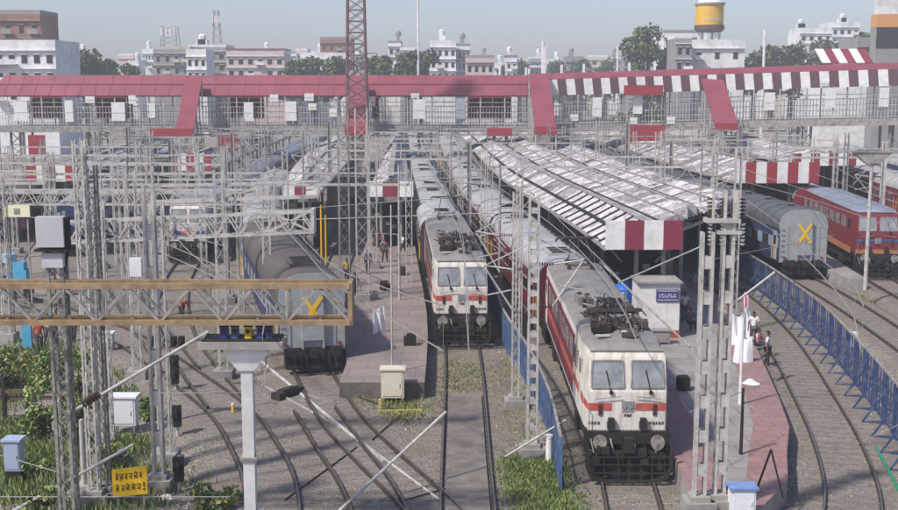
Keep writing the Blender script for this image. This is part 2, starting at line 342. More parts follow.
# ---------------------------------------------------------------- rolling stock
def coach(name,label,side,roof,low=None,stripe=None,group=None,L=22.6,ht=4.25,ends=None,bars=True,wl=3.24,mark=False,ac=True,sidelabel=None):
    t=thing(name,label,'coach',group=group); hw=wl/2
    z0,z1=1.05,3.3
    b=MB(); b.prism([(-hw+.04,z0),(hw-.04,z0),(hw,z0+.35),(hw,z1),(-hw,z1),(-hw,z0+.35)],0,L)
    body=b.build('body',side,t)
    # end wall domes
    cs=lambda a: math.copysign(abs(math.cos(a))**.62,math.cos(a))
    arc=[(hw*cs(a),z1+(ht-z1)*abs(math.sin(a))**.85) for a in [math.pi*i/16 for i in range(17)]]
    e=MB(); e.prism(arc,.02,.14); e.box(0,-.005,(z0+z1)/2,wl-.10,.03,z1-z0)
    for x in (-1.05,1.05): e.box(x,-.03,(z0+z1)/2+.2,.06,.05,2.2)
    e.build('end_wall',ends or side,t)
    e=MB(); e.prism(arc,L-.14,L-.02); e.box(0,L+.005,(z0+z1)/2,wl-.1,.03,z1-z0); e.build('end_wall',ends or side,t)
    r=MB(); ra=[((hw+.03)*cs(a),z1+.002+(ht+.03-z1)*abs(math.sin(a))**.85) for a in [math.pi*i/16 for i in range(17)]]
    r.loft([[(x,y,z) for x,z in ra] for y in (.1,L*.25,L*.5,L*.75,L-.1)])
    ro=r.build('roof',roof,t,smooth=True)
    rb=MB()
    for i in range(1,14):
        y=L*i/14
        rr=[((hw+.045)*cs(a),z1+.01+(ht+.045-z1)*abs(math.sin(a))**.85) for a in [math.pi*k/16 for k in range(17)]]
        for k in range(16): rb.bar((rr[k][0],y,rr[k][1]),(rr[k+1][0],y,rr[k+1][1]),.04,.02)
    if not ac: rb.build('roof_ribs',roof,ro)
    if ac:
        g=MB()
        for i in range(9):
            y=5.6+i*1.35; xx=hw*cs(.96); zz=z1+(ht-z1)*math.sin(.96)**.85+.045; g.box(xx,y,zz,.34,.5,.06,ry=.32)
        g.build('roof_vent',M_UNDER,ro)
        for y in (3.2,L-3.2):
            a=MB(); a.box(0,y,ht+.06,1.5,2.4,.16); a.k=1
            for k in range(4): a.box(0,y-.9+k*.6,ht+.15,1.1,.28,.05)
            a.build('air_unit',[roof,M_DARK],ro)
    else:
        for i in range(5):
            v=MB(); v.lathe(0,2.5+i*(L-5)/4,[(.22,ht-.05),(.22,ht+.12),(.32,ht+.14),(.1,ht+.24)],10); v.build('roof_vent',roof,ro)
    if stripe:
        s=MB()
        for x in (-1,1): s.box(x*(hw+.004),L/2,2.35,.016,L-.3,.72)
        s.build('window_band',stripe,t)
    if low:
        s=MB()
        for x in (-1,1): s.box(x*(hw+.006),L/2,1.5,.016,L-.3,.22)
        s.build('lower_band',low,t)
    n=9
    for x in (-1,1):
        for i in range(n):
            y=2.6+i*(L-5.2)/(n-1)
            g=MB(); g.box(x*(hw+.014),y,2.37,.03,1.15,.62); g.k=1
            g.box(x*(hw+.02),y,2.70,.05,1.25,.05); g.box(x*(hw+.02),y,2.04,.05,1.25,.05)
            if bars:
                for z in (2.2,2.37,2.54): g.box(x*(hw+.034),y,z,.012,1.15,.02)
            g.build('window',[M_GLASS,roof],t)
        for y in (.75,L-.75):
            g=MB(); g.box(x*(hw+.01),y,2.15,.02,.72,1.9); g.k=1; g.box(x*(hw+.025),y,2.5,.02,.4,.6)
            d=g.build('door',[ends or side,M_GLASS],t)
            h=MB(); 
            for dy in (-.45,.45): h.tube((x*(hw+.07),y+dy,1.2),(x*(hw+.07),y+dy,2.4),.018,5)
            h.build('handrail',M_YEL,d)
    u=MB(); u.box(0,L/2,.95,2.5,L-.4,.22)
    for y,x,l in ((8,-.8,2.2),(8,.8,1.6),(12,.7,3),(14,-.8,1.8)): u.box(x,y,.65,.7,l,.5)
    u.build('underframe',M_UNDER,t)
    for y in (3.9,L-3.9):
        g=MB()
        for x in (-1,1): g.box(x*1.0,y,.62,.14,3.4,.22); g.box(x*1.0,y,.75,.3,.7,.3)
        g.box(0,y,.6,2.0,.4,.3)
        bo=g.build('bogie',M_UNDER,t)
        for dy in (-1.28,1.28):
            wv=MB()
            for x in (-1,1): wv.tube((x*.78,y+dy,.46),(x*.92,y+dy,.46),.46,16)
            wv.tube((-.8,y+dy,.46),(.8,y+dy,.46),.09); wv.build('wheelset',M_UNDER,bo)
    for y,sg in ((0,-1),(L,1)):
        g=MB(); g.box(0,y+sg*.06,1.0,2.7,.18,.4); g.box(0,y-sg*.25,.55,2.6,.5,.75); g.bar((-1.2,y+sg*.2,.25),(1.2,y+sg*.2,.25),.1)
        for xx in (-.9,-.6,.7,1.0): g.tube((xx,y+sg*.2,1.0),(xx+.06,y+sg*.42,.3),.035,6)
       
        g.tube((0,y+sg*.1,1.0),(0,y+sg*.6,1.0),.12); g.box(0,y+sg*.6,1.0,.3,.25,.4)
        for x in (-.35,.45): g.tube((x,y+sg*.15,.95),(x+.05,y+sg*.35,.35),.03,6)
        g.build('coupler',M_UNDER,t)
        for x in (-.98,.98):
            g=MB(); g.tube((x,y+sg*.1,1.02),(x,y+sg*.5,1.02),.09); g.tube((x,y+sg*.5,1.02),(x,y+sg*.56,1.02),.24,14); g.build('buffer',M_UNDER,t)
        g=MB()
        for x in (-.48,.48): g.box(x,y+sg*.13,2.15,.09,.22,2.0)
        g.box(0,y+sg*.13,3.15,1.05,.22,.12); g.box(0,y+sg*.07,2.1,.8,.06,1.9)
        if mark: g.box(0,y+sg*.12,3.5,1.0,.2,.7)
        g.build('gangway',ends or side,t)
    if mark:
        g=MB(); yy=-.26
        g.bar((-.42,yy,2.35),(.42,yy,3.6),.04,.17); g.bar((.42,yy-.006,2.35),(-.42,yy-.006,3.6),.04,.17)
        g.bar((0,yy+.004,2.4),(0,yy+.004,3.0),.03,.10)
        g.box(0,yy+.06,2.5,1.1,.06,1.5) if False else None
        g.build('cross_mark',M_YEL,t)
        g=MB(); g.box(0,-.235,2.75,.98,.03,2.4); g.build('gangway_door',ends,t)
        for x in (-1.25,1.25): 
            g=MB(); g.tube((x,-.02,1.35),(x,-.1,1.35),.09,12); g.build('tail_lamp',M_MAROON,t)
        g=MB()
        for z in (1.5,1.85,2.2,2.55,2.9,3.25): g.box(-1.42,-.06,z,.24,.03,.03)
        g.build('ladder',M_STEELD,t)
    return t
M_REDC=mat('red coach paint','692b30',.5,.15,.8,dirt='5c2b2c',dirtamt=.6,spec=.5,stretch=(1,.2,1))
M_GREYC=mat('grey coach paint','a4a3a6',.5,.1,.8,dirt='7c7673',dirtamt=.5)
M_ROOFG=mat('light grey roof','a4a2a2',.6,.10,.8,dirt='6f6965',dirtamt=.6,dscale=.9)
M_ROOFA=mat('pale green grey roof','a5a8a4',.6,.10,.8,dirt='6e6b66',dirtamt=.6,dscale=.9)
M_ROOFD=mat('dark grey roof','55565a',.65,.2,.8,dirt='3c3a39',dirtamt=.7)
M_ROOFB=mat('blue grey roof','7e8590',.6,.15,.8,dirt='5a5c62',dirtamt=.6)
M_ROOFW=mat('brownish grey roof','57504c',.7,.2,.8,dirt='484340',dirtamt=.7)
M_MARC=mat('dull maroon coach paint','513538',.6,.2,.8,dirt='3c2e2d',dirtamt=.7)
M_BLUEC=mat('navy coach paint','2f3a5c',.6,.2,.8,dirt='34343c',dirtamt=.7)
M_LBLUE=mat('light blue grey paint','8a96ad',.55,.15,.8,dirt='6b6c74',dirtamt=.5)
M_ENDG=mat('pale grey end paint','979b9c',.55,.08,1.2,dirt='857f7a',dirtamt=.6,dscale=1.4)
M_RED2=mat('bright red locomotive paint','742c34',.5,.1,1,dirt='7c3b3b',dirtamt=.5)
M_ORG=mat('orange band','a87050',.5,.1,1)
M_LOCOW=mat('off white locomotive paint','d8d2c8',.5,.08,1.5,dirt='94887a',dirtamt=.75,dscale=2.6,spec=.4,stretch=(1.4,1.4,.4))
M_LOCOR=mat('red locomotive band','ad473d',.5,.12,2,dirt='a08578',dirtamt=.6,dscale=2.5)
M_LROOF=mat('locomotive roof','827e7a',.7,.14,1,dirt='5f5a54',dirtamt=.7,dscale=1.1)
M_LEQ=mat('roof equipment brown','433b35',.7,.4,3)

ORD=['first','second','third','fourth','fifth','sixth','seventh','eighth']
def run(path,y0,protos,n,gap=.9,names='',start_label=0,lift=0.0,L=22.6,ymax=230):
    """place n vehicles one behind another, starting at ground distance y0"""
    d=path.aty(y0); out=[]
    for i in range(n):
        p=protos[min(i,len(protos)-1)]
        a,_=path.at(d); b,_=path.at(d+L); 
        if b.y>ymax: break
        v=b-a; rz=math.atan2(v.y,v.x)-math.pi/2
        out.append(((a.x,a.y,path.z+.24+lift),rz)); d+=L+gap
    return out
def place_train(path,y0,proto,n,lab,group,L=22.6,gap=.9,ymax=230,first=0,used=[set()]):
    spots=run(path,y0,[proto],n,gap,L=L,ymax=ymax)
    for i,(loc,rz) in enumerate(spots):
        label=lab(i+first)
        if proto.name not in used[0]:
            used[0].add(proto.name); proto.location=loc; proto.rotation_euler=(0,0,rz); proto['label']=label; proto['group']=group
        else: dup(proto,loc,rz,label,group)

def loco(name,label,body_m,band,lo,L=19.6,roofm=None,equip=True,side=None):
    t=thing(name,label,'locomotive'); roofm=roofm or M_LROOF
    hw=1.41; wf=1.34
    def sec(y,z0,z1,w_): return [(-w_,y,z0),(w_,y,z0),(w_,y,z1),(-w_,y,z1)]
    sp=[(0.0,1.2,wf),(0.0,2.5,wf),(.28,3.62,wf-.03),(.36,3.80,wf-.08)]
    b=MB(); half=[]
    # front and rear noses as stacked horizontal slices, then sides
    outl=[]
    for y,z,w_ in sp:
        outl.append([(-w_,y,z),(w_,y,z),(hw if z<3.5 else hw-.06,y+.9,z),(hw if z<3.5 else hw-.06,L-y-.9,z),(w_,L-y,z),(-w_,L-y,z),(-(hw if z<3.5 else hw-.06),L-y-.9,z),(-(hw if z<3.5 else hw-.06),y+.9,z)])
    b.loft(outl); body=b.build('body',body_m,t)
    r=MB(); rs=[]
    for y,k in ((.3,.0),(.55,.7),(1.6,1),(L-1.6,1),(L-.55,.7),(L-.3,0)):
        w_=(1.27 if k<1 else 1.37); rs.append([(-w_,y,3.8),(w_,y,3.8),(w_*.9,y,3.8+.16*k+.02),(0,y,3.8+.32*k+.03),(-w_*.9,y,3.8+.16*k+.02)])
    r.loft(rs); ro=r.build('roof',roofm,t)
    # windscreens
    def fy(z): return 0 if z<2.5 else .25*(z-2.5)
    for x in (-.68,.68):
        g=MB(); zz0,zz1=2.66,3.50; wv=.56
        g.loft([[(x-wv,fy(zz0)-.03,zz0),(x+wv,fy(zz0)-.03,zz0),(x+wv-.04,fy(zz1)-.03,zz1),(x-wv+.04,fy(zz1)-.03,zz1)],
                [(x-wv,fy(zz0)+.02,zz0),(x+wv,fy(zz0)+.02,zz0),(x+wv-.04,fy(zz1)+.02,zz1),(x-wv+.04,fy(zz1)+.02,zz1)]])
        ws=g.build('windscreen',M_WSH,t)
        f=MB()
        for p,q in (((x-wv,zz0),(x+wv,zz0)),((x+wv,zz0),(x+wv-.04,zz1)),((x+wv-.04,zz1),(x-wv+.04,zz1)),((x-wv+.04,zz1),(x-wv,zz0))):
            f.bar((p[0],fy(p[1])-.035,p[1]),(q[0],fy(q[1])-.035,q[1]),.05)
        f.build('window_frame',M_STEELD,ws)
        g=MB(); g.tube((x+.12,fy(2.55)-.05,2.50),(x-.05,fy(3.2)-.07,3.2),.018,5); g.box(x+.12,-.05,2.5,.12,.06,.1); g.build('wiper',M_DARK,ws)
    g=MB(); 
    if band:
        g.box(-.93,-.008,2.02,.80,.02,.24); g.box(.80,-.008,2.02,1.04,.02,.24)
        for x in (-1,1): g.box(x*(wf+.02),.44,2.02,.03,.88,.24,rz=x*-.078); g.box(x*(hw+.006),L/2,2.02,.02,L-1.9,.30)
        g.build('red_band',band,t)
    g=MB(); g.box(0.02,-.012,2.03,.42,.03,.34); g.k=1; g.tube((-.10,-.05,2.05),(-.10,-.01,2.05),.10,12); g.tube((.12,-.05,2.05),(.12,-.01,2.05),.10,12)
    g.build('headlight',[M_STEELD,M_WSH],t)
    for x in (-.92,.95):
        g=MB(); g.box(x,-.02,1.92,.13,.05,.36); g.build('marker_light',M_INS,t)
    # painted number marks
    g=MB()
    for cx,n,s_ in ((-1.1,4,.07),(1.05,5,.07),(.05,3,.06)):
        for i in range(n):
            x=cx-.5*n*s_*1.5+i*s_*1.5; z=1.47 if abs(cx)>.5 else 1.73
            g.box(x,-.012,z,.018,.02,.09); g.box(x+.03,-.012,z+.04,.05,.02,.016); g.box(x+.03,-.012,z-.01,.05,.02,.016); 
            if i%2: g.box(x+.055,-.012,z-.02,.016,.02,.05)
    g.build('number_marks',M_DARK,t)
    if side:
        for x in (-1,1): g=MB(); g.box(x*(hw+.003),L/2+1.5,2.4,.012,L-6,2.2); g.build('side_panel',side,t)
    if lo:
        g=MB(); g.box(0,-.01,1.30,2*wf-.06,.02,.05); g.build('lower_line',lo,t)
    for x in (-.55,.55):
        g=MB(); g.box(x,-.10,1.42,.26,.22,.24); g.box(x,-.08,1.6,.2,.16,.12); g.build('jumper_box',M_UNDER,t)
    g=MB()
    for x in (-1.3,1.3): g.tube((x,-.10,1.25),(x,-.10,1.9),.016,5); g.tube((x,-.10,1.9),(x,0,1.9),.016,5)
    g.tube((-1.1,-.09,2.30),(-.2,-.09,2.38),.016,5); g.tube((.3,-.09,2.38),(1.15,-.09,2.30),.016,5)
    g.build('handrail',M_STEELD,t)
    # headstock, buffers, coupler, hoses, guard
    for y,sg in ((0,-1),(L,1)):
        g=MB(); g.box(0,y+sg*.03,1.02,2.8,.22,.40); g.box(0,y+sg*-.15,.95,2.9,.3,.6); g.build('headstock',M_UNDER,t)
        for x in (-.98,.98):
            g=MB(); g.tube((x,y+sg*.12,1.0),(x,y+sg*.55,1.0),.11); g.k=1; g.tube((x,y+sg*.55,1.0),(x,y+sg*.62,1.0),.235,16); g.build('buffer',[M_UNDER,M_STEELM],t)
        g=MB(); g.tube((0,y+sg*.1,.95),(0,y+sg*.55,.95),.12); g.box(0,y+sg*.65,.95,.34,.3,.42); g.build('coupler',M_UNDER,t)
        rn=random.Random(3)
        for k in range(8):
            g=MB(); x=-1.25+k*.34+(.1 if k>3 else 0); a=Vector((x,y+sg*.16,1.0)); b_=Vector((x+.12,y+sg*.4,.55)); c=Vector((x+.2,y+sg*.2,.42+.2*rn.random()))
            g.tube(a,b_,.028,6); g.tube(b_,c,.028,6); g.build('hose',M_DARK if k%2 else M_STEELD,t)
        g=MB()
        arc_=[(-1.42,.95),(-1.42,.35),(-1.25,.1),(-.8,-.02),(.8,-.02),(1.25,.1),(1.42,.35),(1.42,.95)]
        for i_ in range(7): g.bar((arc_[i_][0],y+sg*.78,arc_[i_][1]),(arc_[i_+1][0],y+sg*.78,arc_[i_+1][1]),.10)
        for zz in (.2,.42,.62): g.bar((-1.4,y+sg*.74,zz),(1.4,y+sg*.74,zz),.035)
        for k in range(7): x=-1.2+k*.4+rn.uniform(-.05,.05); g.bar((x,y+sg*.6,.7),(x,y+sg*.76,-.02),.04)
        for k in range(12): g.box(rn.uniform(-1.2,1.2),y+sg*rn.uniform(.35,.7),rn.uniform(.3,.8),rn.uniform(.08,.3),.2,rn.uniform(.08,.25))
        g.bar((-1.42,y+sg*.25,.64),(1.42,y+sg*.25,.64),.07); g.box(0,y+sg*.4,.35,2.6,.1,.6)
        g.box(-1.35,y+sg*.1,.45,.1,.4,.5); g.box(1.35,y+sg*.1,.45,.1,.4,.5)
        g.build('rail_guard',M_UNDER,t)
    # sides: doors, louvres, windows
    for x in (-1,1):
        for k in range(8):
            g=MB(); y=3.6+k*1.75; g.box(x*(hw+.008),y,2.9,.02,1.2,.7); g.k=1
            for j in range(5): g.box(x*(hw+.02),y,2.62+j*.14,.02,1.1,.03)
            g.build('louvre_panel',[M_STEELD,M_DARK],t)
        for y in (1.9,L-1.9):
            g=MB(); g.box(x*(hw+.01),y,2.3,.02,.65,2.0); g.k=1; g.box(x*(hw+.02),y,2.95,.02,.42,.5); g.build('cab_door',[body_m,M_GLASS],t)
    for y in (4.4,L-4.4):
        g=MB(); 
        for x in (-1,1): g.box(x*1.12,y,.7,.2,4.4,.42); g.box(x*1.2,y,.5,.2,1.2,.4)
        g.box(0,y,.7,2.2,1.0,.5); g.box(0,y,1.05,2.6,4.6,.25)
        bo=g.build('bogie',M_UNDER,t)
        for dy in (-1.85,0,1.85):
            wv=MB()
            for x in (-1,1): wv.tube((x*.78,y+dy,.52),(x*.92,y+dy,.52),.52,18)
            wv.tube((-.8,y+dy,.52),(.8,y+dy,.52),.1); wv.build('wheelset',M_UNDER,bo)
    g=MB(); g.box(0,L/2,.75,2.3,4.2,.75); g.box(0,L/2,1.1,2.7,L-.8,.25); g.build('transformer',M_UNDER,t)
    # roof equipment
    if equip:
        for y,up in ((2.9,0),(L-2.9,1)):
            g=MB(); z=4.16
            for x in (-.55,.55):
                g.bar((x,y-.8,z+.12),(x,y+.8,z+.12),.09)
                for dy in (-.7,.7): g.tube((x,y+dy,z-.05),(x,y+dy,z+.16),.07)
            for dy in (-.8,.8): g.bar((-.6,y+dy,z+.14),(.6,y+dy,z+.14),.08)
            pz=z+.38 if not up else 5.35
            for x in (-.5,.5):
                g.bar((x,y+.6,z+.15),(x*1.1,y-.9 if not up else y-1.0,(z+pz)/2),.05); g.bar((x*1.1,y-.9 if not up else y-1.0,(z+pz)/2),(x*.7,y+.3,pz),.045)
            g.bar((-.7,y+.3,pz),(.7,y+.3,pz),.05); g.bar((-.95,y+.25,pz+.06),(.95,y+.25,pz+.06),.06); g.bar((-.95,y+.6,pz+.06),(.95,y+.6,pz+.06),.06)
            for sx in (-1,1): g.bar((sx*.95,y+.25,pz+.06),(sx*1.1,y+.25,pz-.12),.05); g.bar((sx*.95,y+.6,pz+.06),(sx*1.1,y+.6,pz-.12),.05)
            g.build('pantograph',M_LEQ,ro)
        rn=random.Random(11)
        for k in range(42):
            x=rn.uniform(-.95,.95); y=rn.uniform(1.5,8.0); g=MB(); z=4.05
            hh=rn.uniform(.2,.42)
            for j in range(5): g.lathe(x,y,[(.07,z+hh*j/5),(.12,z+hh*(j+.45)/5),(.07,z+hh*(j+.9)/5)],8)
            g.build('roof_insulator',M_INS if k%3 else M_STEELD,ro)
        for k in range(15):
            g=MB(); x=rn.uniform(-.75,.75); y=1.5+k*.45+rn.uniform(-.3,.3); g.box(x,y,4.2,rn.uniform(.35,1.0),rn.uniform(.3,1.1),rn.uniform(.15,.4),rz=rn.uniform(-.1,.1)); g.build('roof_box',rn.choice([M_LEQ,M_STEELD,M_LROOF,M_DARK]),ro)
        for k in range(26):
            g=MB(); x=rn.uniform(-.9,.9); y=rn.uniform(1.5,6); g.tube((x,y,4.42),(x+rn.uniform(-.8,.8)*.6,y+rn.uniform(.5,2),4.42+rn.uniform(-.1,.2)),.03,6); g.build('roof_pipe',rn.choice([M_LEQ,M_LEQ,M_STEELD,M_DARK]),ro)
        g=MB(); g.box(-.72,1.25,4.12,.5,.16,.05); g.box(.25,1.3,4.12,.55,.12,.05); g.tube((0,1.1,4.0),(0,1.1,4.3),.12,10); g.build('horn_bracket',M_STEEL,ro)
    def rec(o):
        for c in o.children:
            if c.type=='MESH':
                for v in c.data.vertices:
                    z=v.co.z; v.co.z=z*1.058+.26 if z>.9 else (z*1.347 if z>0 else z)
            rec(c)
    rec(t)
    return t
# --- middle train
lB=loco('electric_locomotive','white electric locomotive with red band and mossy roof gear, nearest train',M_LOCOW,M_LOCOR,None,side=M_REDC)
(spB,rzB),=run(B,38.3,[0],1,L=19.6); lB.location=spB; lB.rotation_euler=(0,0,rzB)
(spA,rzA),=run(A,58.6,[0],1,L=19.6)
lA=dup(lB,spA,rzA,'white electric locomotive of the middle train, standing beside the pinkish platform end')
for c in lA.children:
    if c.name.startswith('side_panel'): c.data=c.data.copy(); c.data.materials[0]=M_MARC
lB['group']=lA['group']='white electric locomotives'
gB='coaches of the long red train'
cB=coach('passenger_coach','x',M_REDC,M_ROOFG,ends=M_REDC,bars=False)
cB2=coach('passenger_coach','x',M_MARC,M_ROOFG,ends=M_MARC,bars=False)
place_train(B,38.3+20.6,cB,1,lambda i:'red coach with light grey roof directly behind the nearest white locomotive',gB)
place_train(B,38.3+20.6+23.4,cB2,6,lambda i:f'maroon coach with light grey roof, {ORD[i+1]} behind the nearest white locomotive',gB)
cA=coach('passenger_coach','x',M_MARC,M_ROOFA,stripe=None,ends=M_MARC,bars=False)
place_train(A,58.6+20.6,cA,6,lambda i:f'dull maroon coach with pale roof, {ORD[i]} behind the middle locomotive','coaches of the middle train')
gD='coaches of the grey train behind the blue fence'
cD=coach('passenger_coach','x',M_BLUEC,M_ROOFD,stripe=M_LBLUE,ends=M_ENDG,mark=True,ac=False,ht=4.55,wl=3.3)
cDx=coach('passenger_coach','x',M_BLUEC,M_ROOFD,stripe=M_LBLUE,ends=M_ENDG,ac=False,ht=4.6)
place_train(D_,75.5,cD,1,lambda i:'coach with dark roof and yellow cross on its pale end, behind the blue fence',gD)
place_train(D_,75.5+23.5,cDx,4,lambda i:f'dark roofed coach, {ORD[i]} behind the yellow cross coach by the blue fence',gD)
cG=coach('passenger_coach','x',M_BLUEC,M_ROOFW,ends=M_ENDG,mark=True,ac=True,ht=4.7,wl=3.15,stripe=M_LBLUE)
cGx=coach('passenger_coach','x',M_BLUEC,M_ROOFG,ends=M_ENDG,ac=False,ht=4.4,stripe=M_LBLUE)
gG='coaches of the navy train left of the middle platform'
place_train(G_,52.6,cG,1,lambda i:'navy coach with brownish roof and yellow cross on its pale end, behind the truss',gG)
place_train(G_,52.6+23.5,cGx,2,lambda i:f'navy coach with light roof, {ORD[i]} behind the yellow cross coach by the truss',gG)
cH=coach('passenger_coach','x',M_BLUEC,M_ROOFB,ends=M_LBLUE,ac=False,stripe=M_LBLUE)
gH='coaches of the blue grey train'
# small blue white front car
Hp=tracks['H']
lH=loco('railcar','white and blue railcar front with red chevron standing at the left tracks',M_LOCOW,None,None,L=14,roofm=M_ROOFB,equip=False)
(sp,rz),=run(Hp,86.5,[0],1,L=14); lH.location=sp; lH.rotation_euler=(0,0,rz); lH['category']='railcar'
g=MB(); g.loft([[(-1.40,-.02,2.36),(1.40,-.02,2.36),(1.40,-.02,1.95),(-1.40,-.02,1.95)],[(-1.40,0,2.36),(1.40,0,2.36),(1.40,0,1.95),(-1.40,0,1.95)]]); g.build('blue_band',mat('blue band','27407e',.5),lH)
g=MB(); g.loft([[(-.7,-.035,2.36),(.7,-.035,2.36),(0,-.035,1.7)],[(-.7,-.022,2.36),(.7,-.022,2.36),(0,-.022,1.7)]]); g.build('red_chevron',M_LOCOR,lH)
place_train(Hp,86.5+15,cH,5,lambda i:f'blue grey roofed coach, {ORD[i]} behind the railcar with the red chevron',gH)
cL=coach('passenger_coach','x',M_BLUEC,M_ROOFG,ends=M_BLUEC,ac=False,stripe=M_LBLUE)
place_train(tracks['L'],90,cL,4,lambda i:f'silver roofed coach near the left footbridge stair, {ORD[i]} from the camera','stabled coaches at the far left')
cM=coach('passenger_coach','x',M_MARC,M_ROOFW,ends=M_MARC,ac=False)
place_train(tracks['M'],98,cM,3,lambda i:f'dark roofed coach on the outermost left track, {ORD[i]} from the camera','dark coaches on the outermost left track')
place_train(tracks['K'],106,cM,3,lambda i:f'dark roofed coach between the two silver roofed trains at left, {ORD[i]} from the camera','dark coaches between silver roofed trains')
# right hand trains
lF=loco('locomotive','red locomotive with orange yellow band, blue cab windows, at the right edge',M_RED2,None,None,L=17,equip=False,roofm=M_ROOFB)
(sp,rz),=run(tracks['F'],76,[0],1,L=17); lF.location=sp; lF.rotation_euler=(0,0,rz)
g=MB(); g.box(0,-.01,1.62,2.84,.02,.42)
for x in (-1,1): g.box(x*1.508,8.5,1.62,.02,15,.42)
g.build('orange_band',M_ORG,lF)
g=MB(); g.box(0,-.015,2.42,2.84,.03,.16); g.build('blue_band',mat('blue visor','3c5582',.5),lF)
cF=coach('passenger_coach','x',M_REDC,M_ROOFG,ends=M_RED2,ac=False)
place_train(tracks['F'],77+18.5,cF,4,lambda i:f'red coach with silver roof, {ORD[i]} behind the red locomotive at the right edge','red coaches at the right edge')
#cE=coach('passenger_coach','x',M_REDC,M_ROOFG,ends=M_RED2,ac=True,stripe=M_GREYC)
#place_train(tracks['E'],91,cE,4,lambda i:f'red ended coach with curved light roof right of the striped canopy, {ORD[i]} from the camera','red coaches right of the striped canopy')
place_train(tracks['S'],104,cF,3,lambda i:f'silver roofed coach in the far right yard, {ORD[i]} from the camera on the inner track','coaches on the inner far right track')
place_train(tracks['T'],104,cL,3,lambda i:f'silver roofed coach on the outermost right track, {ORD[i]} from the camera','coaches on the outermost right track')

# ---------------------------------------------------------------- platform canopies
M_SHEETS=[M_SHEET,sheet_mat('weathered sheet paler','cfcccc','5f5856','a8a2a3'),sheet_mat('weathered sheet mauve','a39c9e','4c4545','847c7e'),sheet_mat('weathered sheet rusty','8a8280','3c3635','6c6462')]
def canopy(label,Lf,Rf,y0,y1,ze,zr,val,stripes,cols,step=6.0,fas=M_WHITE,darkroof=False,postgap=9.0,frontdepth=0.12,red=M_MAROON,cols_at=None,slats=0,multi=None):
    """corrugated gable roof between the curves Lf(y) and Rf(y)"""
    t=thing('platform_canopy',label,'canopy',((Lf(y0)+Rf(y0))/2,y0,0)); ox,oy=t.location.x,t.location.y
    g=MB(); y=y0; rn=random.Random(int(y0))
    rows=[]; 
    n=int((y1-y0)/.30)
    for i in range(n+1):
        y=y0+(y1-y0)*i/n; l,r=Lf(y),Rf(y); c=(l+r)/2; cor=.075*(1 if i%2 else -1)
        if multi: rows.append([(min(l+o_,r)-ox,y-oy,(z_ if l+o_<=r else 5.75)+cor) for o_,z_ in multi]); continue
        rows.append([(l-ox,y-oy,ze+cor),((l+c)/2-ox,y-oy,(ze+zr)/2+cor),(c-ox,y-oy,zr+cor),((r+c)/2-ox,y-oy,(ze+zr)/2+cor),(r-ox,y-oy,ze+cor)])
    g.loft(rows,caps=False,closed=False)
    nf=len(rows[0])-1; ri=[0]*nf
    for i in range(len(g.f)):
        row,colm=divmod(i,nf)
        if row%3==0: ri[colm]=rn.choice([0,0,1,1,2,3])
        g.m[i]=ri[colm]
        if colm in (0,1) and slats and row*.30<slats: g.m[i]=4 if row%3==0 else 1
    ro=g.build('roof',M_SHEETS+[M_DARK],t)
    # sheet laps, ridge cap
    g=MB(); y=y0
    while y<y1-3:
        y2=y+3; 
        g.bar(((Lf(y)+Rf(y))/2-ox,y-oy,zr+.08),((Lf(y2)+Rf(y2))/2-ox,y2-oy,zr+.08),.5,.06)
        y=y2
    if not multi: g.build('ridge_cap',M_STEELD,ro)
    g=MB(); y=y0+.3
    while y<y1-2.4:
        y2=y+2.4
        for fr in (.5,):
            for s_ in (0,1):
                e0=(Lf(y) if s_==0 else Rf(y)); e1=(Lf(y2) if s_==0 else Rf(y2)); c0=(Lf(y)+Rf(y))/2; c1=(Lf(y2)+Rf(y2))/2
                g.bar((e0*.5+c0*.5-ox,y-oy,(ze+zr)/2+.06),(e1*.5+c1*.5-ox,y2-oy,(ze+zr)/2+.06),.09,.03)
        y=y2
    if not multi: g.build('sheet_lap',M_STEELD,ro)
    else:
        for o_,z_ in multi[1:-1]:
            g=MB(); y=y0
            while y<y1-4:
                if Lf(y)+o_<Rf(y) and Lf(y+4)+o_<Rf(y+4): g.bar((Lf(y)+o_-ox,y-oy,z_+.09),(Lf(y+4)+o_-ox,y+4-oy,z_+.09),.14 if z_>6 else .3,.05)
                y+=4
            g.build('ridge_cap' if z_>6 else 'valley_gutter',M_STEELD if z_>6 else M_UNDER,ro)
    # striped fascia at the near end
    l,r=Lf(y0),Rf(y0); wd=(r-l)/stripes
    for k in range(stripes):
        g=MB(); g.box(l+wd*(k+.5)-ox,-.1,ze-.15+val/2,wd,frontdepth,val); g.build('fascia_panel',(fas if (k+cols)%2==0 else red),t)
    g=MB(); yy=y0+.4
    # gutters
    for fn,sx in ((Lf,-1),(Rf,1)):
        y=y0
        while y<y1-4: g.bar((fn(y)-ox,y-oy,ze-.12),(fn(y+4)-ox,y+4-oy,ze-.12),.12,.18); y+=4
    g.build('gutter',M_STEELD,t)
    y=y0+1.2
    while y<y1:
        l,r=Lf(y),Rf(y); c=(l+r)/2; q=(r-l)*.22
        for x in (cols_at(y) if cols_at else (c-q,c+q)):
            g=MB(); g.bar((x-ox,y-oy,.78),(x-ox,y-oy,ze+.2),.22); g.box(x-ox,y-oy,1.3,.5,.5,1.0); g.build('column',[M_CONC],t)
        g=MB(); g.bar((l+.1-ox,y-oy,ze-.05),(r-.1-ox,y-oy,ze-.05),.12,.16); g.bar((c-q-ox,y-oy,ze-1),(l+.3-ox,y-oy,ze-.1),.08); g.bar((c+q-ox,y-oy,ze-1),(r-.3-ox,y-oy,ze-.1),.08)
        g.bar((c-ox,y-oy,ze),(c-ox,y-oy,zr-.15),.08)
        g.build('roof_truss',M_STEELD,t)
        y+=postgap
    return t
